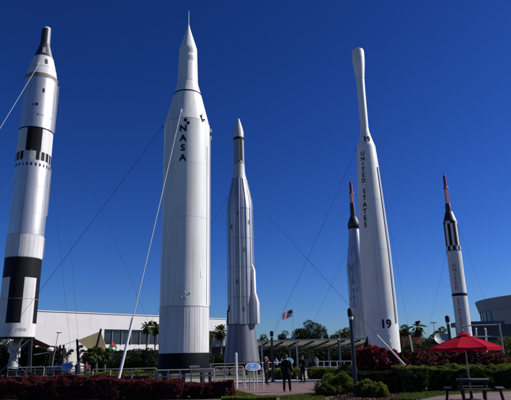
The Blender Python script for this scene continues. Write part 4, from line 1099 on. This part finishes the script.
# ================================================================== PLANTS
def lump(P, sc, seed=0):
    """cheap smooth noise for uneven outlines"""
    r = np.random.default_rng(seed); out = np.zeros(len(P))
    for k in range(5):
        d = r.normal(size=3); d /= np.linalg.norm(d); f = sc * r.uniform(.7, 1.9); out += np.sin(P @ d * f + r.uniform(0, 6.28)) / 5
    return out
def hedge(name, label, cat, c, size, leaf, m, n, rz=0, rough=.12, group=None, seed=1, round_=.0, top=None):
    """clipped or loose hedge: leaves over every face and through the outer shell, with twigs inside"""
    rng = np.random.default_rng(seed); L_, D, H = size
    root = empty(name, c, rz, label, cat, group)
    area = np.array([L_ * D * 1.3, L_ * H, L_ * H, D * H, D * H]); k = rng.choice(5, n, p=area / area.sum())
    u = rng.uniform(-1, 1, n); v = rng.uniform(-1, 1, n); P = np.zeros((n, 3))
    dep = np.abs(rng.normal(0, .05, n))
    for i in range(5):
        q = k == i
        if i == 0: P[q] = np.c_[u[q] * L_ / 2, v[q] * D / 2, np.full(q.sum(), H) - dep[q]]
        if i in (1, 2): s_ = -1 if i == 1 else 1; P[q] = np.c_[u[q] * L_ / 2, s_ * (D / 2 - dep[q]), (v[q] * .5 + .5) * H]
        if i in (3, 4): s_ = -1 if i == 3 else 1; P[q] = np.c_[s_ * (L_ / 2 - dep[q]), u[q] * D / 2, (v[q] * .5 + .5) * H]
    lu = lump(P, 3.2, seed) + .5 * lump(P, 9, seed + 5)
    ctr = np.c_[P[:, 0] * 0, P[:, 1] * 0, np.full(n, H * .5)]
    out = np.c_[np.where(np.abs(P[:, 0]) > L_ / 2 - D / 2, np.sign(P[:, 0]), 0), P[:, 1] / (D / 2), (P[:, 2] - H * .5) / (H * .5)]
    nn = np.linalg.norm(out, axis=1)[:, None] + 1e-6
    P += out / nn * (lu * rough)[:, None] * 2
    if round_: P -= out / nn * (np.clip(nn - 1.0, 0, 1) * round_)
    P[:, 2] = np.clip(P[:, 2], .03, None)
    Vv, Q_ = leaf_quads(P, leaf, .35, .55, rng)
    idx = ((P[:, 2] > H - .05 - rng.exponential(.05, n)) & (rng.uniform(0, 1, n) < .8)).astype(int) if top else None   # sunlit top put into the colour with yellower leaves
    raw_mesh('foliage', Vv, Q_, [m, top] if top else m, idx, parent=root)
    # twiggy stems inside
    tw = MB()
    for i in range(int(L_ * 5) + 3):
        x = rng.uniform(-L_ / 2 + .1, L_ / 2 - .1); y = rng.uniform(-D / 2, D / 2) * .6
        for q in range(3): tw.tube((x, y, 0), (x + rng.uniform(-.2, .2), y + rng.uniform(-.2, .2), H * rng.uniform(.6, .95)), .016, .006, 5)
    tw.build('stems', M_brk, root)
    cm = MB(); cm.box((0, 0, H * .34), (L_ - min(.7, L_ * .4), D * .45, H * .62)); cm.build('blocking_core', M_inner, root, smooth=False)  # solid dark box added inside the hedge to block light
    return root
M_inner = mat('core_dark', (.012, .014, .008), .95, 0, .4, 20)
def hpos(x0, x1, Y0, Y1, ytop):
    """hedge between photo columns x0..x1, from distance Y0 to Y1"""
    Ym = (Y0 + Y1) / 2; a = at(x0, 380, Ym).x; b = at(x1, 380, Ym).x; h = at((x0 + x1) / 2, ytop, Y1).z
    return ((a + b) / 2, Ym, 0), (b - a, Y1 - Y0, h)
def gm_(x0, x1, Y0, Y1, yt): return hpos(x0, x1, Y0, Y1, yt)
c, s_ = hpos(-40, 119, 26.4, 28.2, 379.2); hedge('red_hedge', 'dark burgundy hedge along the bottom left, left of the white cable sleeve', 'hedge', c, s_, .085, L_red, 46000, -R(5), .17, group='burgundy hedges', seed=3)
c, s_ = hpos(119.5, 183, 25.0, 26.8, 380.5); hedge('red_hedge', 'dark burgundy hedge at bottom, right beside the white cable sleeve', 'hedge', c, s_, .085, L_red, 20000, group='burgundy hedges', seed=4, rough=.17)
c, s_ = hpos(184, 233, 24.9, 26.6, 380.5); hedge('red_hedge', 'dark burgundy hedge at bottom with the rounded end by the brick paving', 'hedge', c, s_, .085, L_red, 16000, group='burgundy hedges', seed=5, round_=.25, rough=.17)
c, s_ = hpos(222, 276, 22.6, 23.3, 396.0); hedge('low_hedge', 'very low yellow green hedge strip at the bottom edge left of the nearest person', 'hedge', c, s_, .06, L_yel, 9000, seed=6, rough=.05)
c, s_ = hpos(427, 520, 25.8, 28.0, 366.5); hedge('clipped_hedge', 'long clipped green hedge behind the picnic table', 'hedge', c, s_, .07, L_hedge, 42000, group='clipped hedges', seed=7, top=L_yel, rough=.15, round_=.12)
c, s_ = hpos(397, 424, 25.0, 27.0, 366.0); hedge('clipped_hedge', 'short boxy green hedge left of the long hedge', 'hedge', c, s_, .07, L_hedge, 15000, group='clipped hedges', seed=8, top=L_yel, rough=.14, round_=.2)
c, s_ = hpos(418, 508, 30.0, 32.0, 352); hedge('red_shrub', 'loose crimson leaved shrub row behind the umbrella', 'shrub', c, s_, .13, L_crim2, 22000, group='crimson shrubs', seed=9, rough=.32, round_=.2)
c, s_ = hpos(353, 403, 28.8, 30.8, 351); hedge('red_shrub', 'loose crimson leaved shrub at the foot of rocket 19', 'shrub', c, s_, .13, L_crim, 20000, group='crimson shrubs', seed=10, rough=.28, round_=.3)
c, s_ = hpos(352, 400, 26.4, 28.4, 372); hedge('green_hedge', 'dark green hedge under the crimson shrub, right of the nearest lamp post', 'hedge', c, s_, .08, L_dark, 15000, seed=13, rough=.08)
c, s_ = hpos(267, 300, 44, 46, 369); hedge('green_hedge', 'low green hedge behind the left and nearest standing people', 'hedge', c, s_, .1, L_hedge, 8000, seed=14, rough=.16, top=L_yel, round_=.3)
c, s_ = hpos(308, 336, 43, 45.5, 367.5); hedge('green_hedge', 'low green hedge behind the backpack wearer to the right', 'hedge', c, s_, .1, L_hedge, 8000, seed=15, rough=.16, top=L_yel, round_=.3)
c, s_ = hpos(88, 155, 40, 41.5, 371.5); hedge('yellow_hedge', 'low yellow green hedge behind the railing left of the NASA rocket', 'hedge', c, s_, .09, L_yel, 9000, seed=16, rough=.08)
c, s_ = hpos(6, 62, 43, 44, 373); hedge('green_hedge', 'low dark hedge behind the railing at far left', 'hedge', c, s_, .1, L_dark, 7000, seed=17, rough=.08)

c, s_ = hpos(-30, 63, 86, 88, 350); hedge('green_hedge', 'tall dark hedge against the white building under the maroon awning', 'hedge', c, s_, .22, L_dark, 14000, seed=18, rough=.3)
c, s_ = hpos(86, 158, 88, 90, 352); hedge('green_hedge', 'tall dark hedge behind the short palms and the white cable sleeve', 'hedge', c, s_, .22, L_dark, 12000, seed=19, rough=.3)
def bush(name, label, px, Y, ytop, w, leaf, m, n, seed, group=None, dep=None, clumps=26, cat='bush'):
    rng = np.random.default_rng(seed); p = at(px, ytop, Y); h = p.z
    root = empty(name, (p.x, Y, 0), 0, label, cat, group); W = w / 2; D = (dep or w) / 2
    C_ = rng.normal(size=(clumps, 3)); C_ /= np.linalg.norm(C_, axis=1)[:, None]; C_[:, 2] = np.abs(C_[:, 2]); C_ *= rng.uniform(.45, .85, clumps)[:, None]
    k = rng.integers(0, clumps, n); d = rng.normal(size=(n, 3)); d /= np.linalg.norm(d, axis=1)[:, None]; d *= rng.uniform(.6, 1, n)[:, None] * .3 * rng.uniform(.7, 1.2, clumps)[k][:, None]
    P = (C_[k] + d); P = np.c_[P[:, 0] * W, P[:, 1] * D, np.clip(.12 + P[:, 2] * .95, .02, None) * h]
    Vv, Q_ = leaf_quads(P, leaf, .35, .55, rng); raw_mesh('foliage', Vv, Q_, m, (rng.uniform(0, 1, n) < .12 + .55 * (P[:, 2] / h) ** 2).astype(int) if isinstance(m, list) else None, parent=root)  # more yellow leaves higher up: the sunlit top is put into the colour
    tw = MB()
    for i in range(min(clumps, 14)): tw.tube((rng.uniform(-.1, .1), 0, 0), (C_[i, 0] * W * .9, C_[i, 1] * D * .9, (.12 + C_[i, 2] * .85) * h), .03, .008, 5)
    tw.build('stems', M_brk, root)
    return root
GB = 'rounded yellow green bushes'
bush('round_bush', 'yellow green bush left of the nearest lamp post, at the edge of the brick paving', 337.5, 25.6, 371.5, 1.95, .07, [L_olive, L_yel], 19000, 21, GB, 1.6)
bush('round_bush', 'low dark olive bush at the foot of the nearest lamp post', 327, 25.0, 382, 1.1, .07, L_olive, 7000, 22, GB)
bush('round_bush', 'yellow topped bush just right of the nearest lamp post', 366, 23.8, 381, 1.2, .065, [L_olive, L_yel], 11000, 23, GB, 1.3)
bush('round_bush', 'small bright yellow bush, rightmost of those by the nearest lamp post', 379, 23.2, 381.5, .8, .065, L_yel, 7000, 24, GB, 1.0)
bush('round_bush', 'yellow green bush behind the railing beside the black rocket base', 166, 34, 368, 1.1, .08, L_yel, 4000, 25, GB)
bush('round_bush', 'green bush behind the far pale railing', 345, 40, 364, 2.2, .1, L_olive, 7000, 26, GB)

# trees
def crown(mb_root, C_, Rr, n, leaf, m, rng):
    k = rng.integers(0, len(C_), n); d = rng.normal(size=(n, 3)); d /= np.linalg.norm(d, axis=1)[:, None]
    d *= (rng.uniform(.35, 1, n) ** .5 * Rr[k])[:, None]; d[:, 2] *= .75
    Vv, Q_ = leaf_quads(C_[k] + d, leaf, .2, .6, rng); return raw_mesh('crown', Vv, Q_, m, parent=mb_root)
def tree(label, px, Y, ytop, w, base, leaf, m, n, seed, clumps=38, name='broadleaf_tree', group='trees behind the garden', cone=0, zfloor=None):
    rng = np.random.default_rng(seed); p = at(px, ytop, Y); h = p.z
    root = empty(name, (p.x, Y, 0), 0, label, 'tree', group)
    C_ = rng.normal(size=(clumps, 3)); C_ /= np.linalg.norm(C_, axis=1)[:, None]; C_ *= (rng.uniform(.15, 1, clumps) ** .45)[:, None] * .84
    z = base + (C_[:, 2] * .5 + .5) * (h - base) * .93
    if cone: f = 1.15 - cone * (z - base) / (h - base)
    else: f = 1.0
    C2 = np.c_[C_[:, 0] * w / 2 * f, C_[:, 1] * w / 2 * f, z]
    Rr = rng.uniform(.14, .27, clumps) * w * (.6 if cone else .8) * (1.45 if clumps < 24 else 1)
    C2[0] = (0, 0, h - Rr[0] * .75)
    crown(root, C2, Rr, n, leaf, m, rng)
    t = MB(); tr_ = .035 * h * .6
    t.path([(0, 0, 0), (.05 * w, 0, base * .6), (0, .03 * w, base + (h - base) * .3), (0, 0, h * .8)], [tr_ * 1.2, tr_, tr_ * .7, tr_ * .2], 8)
    for i in range(0, clumps, 3):
        s0 = base * .75 + (C2[i, 2] - base) * .35; t.path([(0, 0, s0), (C2[i, 0] * .5, C2[i, 1] * .5, (s0 + C2[i, 2]) / 2 + .1), tuple(C2[i])], [tr_ * .45, tr_ * .28, tr_ * .08], 5)
    t.build('trunk', M_brk, root)
    return root
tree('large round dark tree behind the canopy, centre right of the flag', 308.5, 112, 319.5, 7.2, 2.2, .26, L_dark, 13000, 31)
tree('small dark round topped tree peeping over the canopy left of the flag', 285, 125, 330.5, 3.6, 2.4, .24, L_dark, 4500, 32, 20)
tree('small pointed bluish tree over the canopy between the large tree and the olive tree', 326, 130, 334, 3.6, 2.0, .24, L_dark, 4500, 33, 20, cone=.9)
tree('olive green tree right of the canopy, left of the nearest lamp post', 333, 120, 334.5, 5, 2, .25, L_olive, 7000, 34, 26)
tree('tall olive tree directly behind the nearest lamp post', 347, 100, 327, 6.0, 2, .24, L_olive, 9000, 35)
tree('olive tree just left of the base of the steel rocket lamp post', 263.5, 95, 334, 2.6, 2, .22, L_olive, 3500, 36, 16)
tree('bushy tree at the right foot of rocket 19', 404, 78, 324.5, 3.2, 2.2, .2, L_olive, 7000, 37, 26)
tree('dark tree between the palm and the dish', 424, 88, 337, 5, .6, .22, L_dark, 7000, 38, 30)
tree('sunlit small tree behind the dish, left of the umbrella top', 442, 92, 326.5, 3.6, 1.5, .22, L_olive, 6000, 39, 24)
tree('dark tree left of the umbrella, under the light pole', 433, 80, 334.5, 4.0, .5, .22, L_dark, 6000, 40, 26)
tree('green tree at the right edge behind the pipe frame', 512, 60, 334.5, 4.5, .8, .16, L_olive, 9000, 41, 30)
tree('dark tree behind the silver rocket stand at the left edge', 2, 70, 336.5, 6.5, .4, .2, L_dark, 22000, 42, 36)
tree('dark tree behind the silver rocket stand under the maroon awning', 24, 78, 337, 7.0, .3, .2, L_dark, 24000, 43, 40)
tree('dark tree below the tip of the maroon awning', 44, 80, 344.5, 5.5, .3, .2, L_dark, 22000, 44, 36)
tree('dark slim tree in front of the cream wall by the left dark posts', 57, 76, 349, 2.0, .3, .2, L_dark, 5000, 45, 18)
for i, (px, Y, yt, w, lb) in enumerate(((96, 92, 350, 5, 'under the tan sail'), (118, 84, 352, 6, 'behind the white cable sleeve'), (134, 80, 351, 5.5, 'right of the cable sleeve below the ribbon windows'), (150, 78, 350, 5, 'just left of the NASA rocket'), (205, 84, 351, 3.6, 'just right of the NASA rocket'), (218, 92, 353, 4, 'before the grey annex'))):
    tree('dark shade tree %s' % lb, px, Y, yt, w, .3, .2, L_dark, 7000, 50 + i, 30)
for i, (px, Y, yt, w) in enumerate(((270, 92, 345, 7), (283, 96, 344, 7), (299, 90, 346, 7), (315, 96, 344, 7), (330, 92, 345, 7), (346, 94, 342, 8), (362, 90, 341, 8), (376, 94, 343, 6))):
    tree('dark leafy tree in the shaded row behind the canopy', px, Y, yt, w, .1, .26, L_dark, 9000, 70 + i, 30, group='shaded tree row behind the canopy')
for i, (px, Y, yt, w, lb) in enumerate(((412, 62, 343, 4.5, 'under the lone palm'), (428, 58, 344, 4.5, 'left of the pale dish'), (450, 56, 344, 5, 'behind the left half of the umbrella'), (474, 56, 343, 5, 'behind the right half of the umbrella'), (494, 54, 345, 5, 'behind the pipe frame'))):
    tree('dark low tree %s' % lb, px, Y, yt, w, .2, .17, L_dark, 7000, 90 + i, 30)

def palm(label, px, Y, ytop, spread, seed, nf=34, group='palm trees', m=L_palm):
    rng = np.random.default_rng(seed); p = at(px, ytop, Y); h = p.z
    root = empty('palm_tree', (p.x, Y, 0), rng.uniform(0, 6), label, 'palm tree', group)
    hc = h - spread * .45; t = MB(); pts = [(0, 0, 0), (.1, .05, hc * .4), (.05, .1, hc * .75), (0, 0, hc)]
    t.path(pts, [.22, .17, .16, .2], 10)
    for k in range(int(hc / .35)): t.lathe([(k * .35 + .1, .2), (k * .35 + .2, .17)], n=8, cap=False, c=(.08 * math.sin(k * .35 / hc * 3), .06 * math.sin(k * .35 / hc * 3)))
    t.build('trunk', M_brk, root)
    Vv = []; Q_ = []; cnt = 0
    for f in range(nf):
        az = rng.uniform(0, 2 * math.pi); el = rng.uniform(-.9, 1.35); Lf = spread * rng.uniform(.42, .62); o = np.array([math.cos(az), math.sin(az), 0])
        side = np.array([-o[1], o[0], 0]); prev = np.array([0, 0, hc]); d = o * math.cos(el) + np.array([0, 0, math.sin(el)])
        st_ = Lf / 9
        for k in range(9):
            d = d + np.array([0, 0, -.13]); d /= np.linalg.norm(d); nx_ = prev + d * st_
            if k > 2:
                for sgn in (-1, 1):
                    for rep in range(3):
                        b = prev + d * st_ * rep * .33; ln_ = Lf * .34 * (1 - abs(k - 5.5) / 7); tip = b + side * sgn * ln_ * .75 + d * ln_ * .6 + np.array([0, 0, -ln_ * .35])
                        w_ = d * .035
                        Vv += [b - w_, b + w_, tip + w_ * .3, tip - w_ * .3]; Q_.append([cnt, cnt + 1, cnt + 2, cnt + 3]); cnt += 4
            wq = side * .025
            Vv += [prev - wq, prev + wq, nx_ + wq, nx_ - wq]; Q_.append([cnt, cnt + 1, cnt + 2, cnt + 3]); cnt += 4
            prev = nx_
    raw_mesh('crown', np.array(Vv), np.array(Q_), m, parent=root)
    return root
palm('sunlit palm tree before the ribbon windows, left of the NASA rocket', 148, 90, 321.5, 2.1, 1, 60)
palm('palm tree touching the left side of the NASA rocket', 156, 92, 321.5, 2.3, 2, 60)
palm('yellowish palm at the right side of the NASA rocket', 210, 88, 330.5, 1.8, 3, 60, m=L_yel)
palm('dark palm before the grey annex, left of the steel rocket', 220.5, 94, 325, 2.6, 4, 60)
palm('lone dark palm against the sky right of rocket 19', 416.5, 70, 319.5, 2.2, 5, 34)
palm('short dark palm under the tan sail, leftmost of three', 91, 70, 347, 1.8, 6, 60)
palm('short dark palm under the tan sail, middle one of three', 98, 72, 346.5, 1.9, 7, 60)
palm('short dark palm under the tan sail, rightmost of three', 106, 74, 348, 1.8, 8, 60)

# far wood closing the horizon
rng = np.random.default_rng(5); n = 26000
xx = rng.uniform(-420, 420, n); yy = rng.uniform(255, 285, n)
zz = rng.uniform(0, 1, n) ** .8 * (7.5 + 2.2 * np.sin(xx / 7.3) + 1.5 * np.sin(xx / 3.1 + 1) + 1.2 * np.sin(xx / 23))
Vv, Q_ = leaf_quads(np.c_[xx, yy, zz], 2.0, .2, .7, rng)
tag(raw_mesh('far_wood', Vv, Q_, L_dark), 'distant dark band of trees along the horizon', 'trees', kind='stuff')

# grass blades and mulch in the near strips
def tufts(name, poly, n, hgt, m, label, cat, flat=False, seed=1, z=.01):
    rng = np.random.default_rng(seed); P_ = np.array([(gr(x, y).x, gr(x, y).y) for x, y in poly]); lo_, hi_ = P_.min(0), P_.max(0); pts = []
    c = rng.uniform(lo_, hi_, (n * 4, 2)); ins = np.zeros(len(c), bool); j = len(P_) - 1
    for i in range(len(P_)):
        xi, yi = P_[i]; xj, yj = P_[j]; q = ((yi > c[:, 1]) != (yj > c[:, 1])) & (c[:, 0] < (xj - xi) * (c[:, 1] - yi) / (yj - yi + 1e-9) + xi); ins ^= q; j = i
    c = c[ins][:n]; k = len(c)
    if flat:
        Vv, Q_ = leaf_quads(np.c_[c, np.full(k, z + .02)], hgt, 0, .6, rng)
    else:
        a = rng.uniform(0, 6.28, k); w_ = np.c_[np.cos(a), np.sin(a), np.zeros(k)] * .012; b = np.c_[c, np.full(k, z)]
        t = b + np.c_[rng.normal(0, .02, k), rng.normal(0, .02, k), hgt * rng.uniform(.5, 1.2, k)]
        Vv = np.stack([b - w_, b + w_, t + w_ * .2, t - w_ * .2], 1).reshape(-1, 3); Q_ = np.arange(4 * k).reshape(-1, 4)
    return tag(raw_mesh(name, Vv, Q_, m), label, cat, kind='stuff')
tufts('grass', [(276, 397), (322, 393), (326, 402), (322, 412), (262, 412), (282, 400)], 9000, .07, L_grass, 'mown grass at the bottom edge right of the brick paving', 'grass', seed=1)
tufts('grass', [(-20, 396), (14, 398), (30, 412), (-20, 412)], 9000, .08, L_grass, 'patch of grass at the bottom left corner', 'grass', seed=2)
tufts('grass', [(400, 394), (430, 390.5), (520, 384), (520, 391), (470, 393.5), (440, 396), (400, 404), (395, 402)], 12000, .07, L_grass, 'grass strip between the clipped hedges and the path', 'grass', seed=3)
tufts('grass', [(236, 391.5), (256, 396), (262, 410), (215, 410)], 9000, .07, L_grass, 'grass around the rounded end of the burgundy hedge', 'grass', seed=5)
tufts('mulch', [(330, 399), (350, 392), (420, 390), (402, 396), (385, 412), (325, 412)], 9000, .07, L_mulch, 'reddish mulch chips along the path edge', 'mulch', True, seed=4)
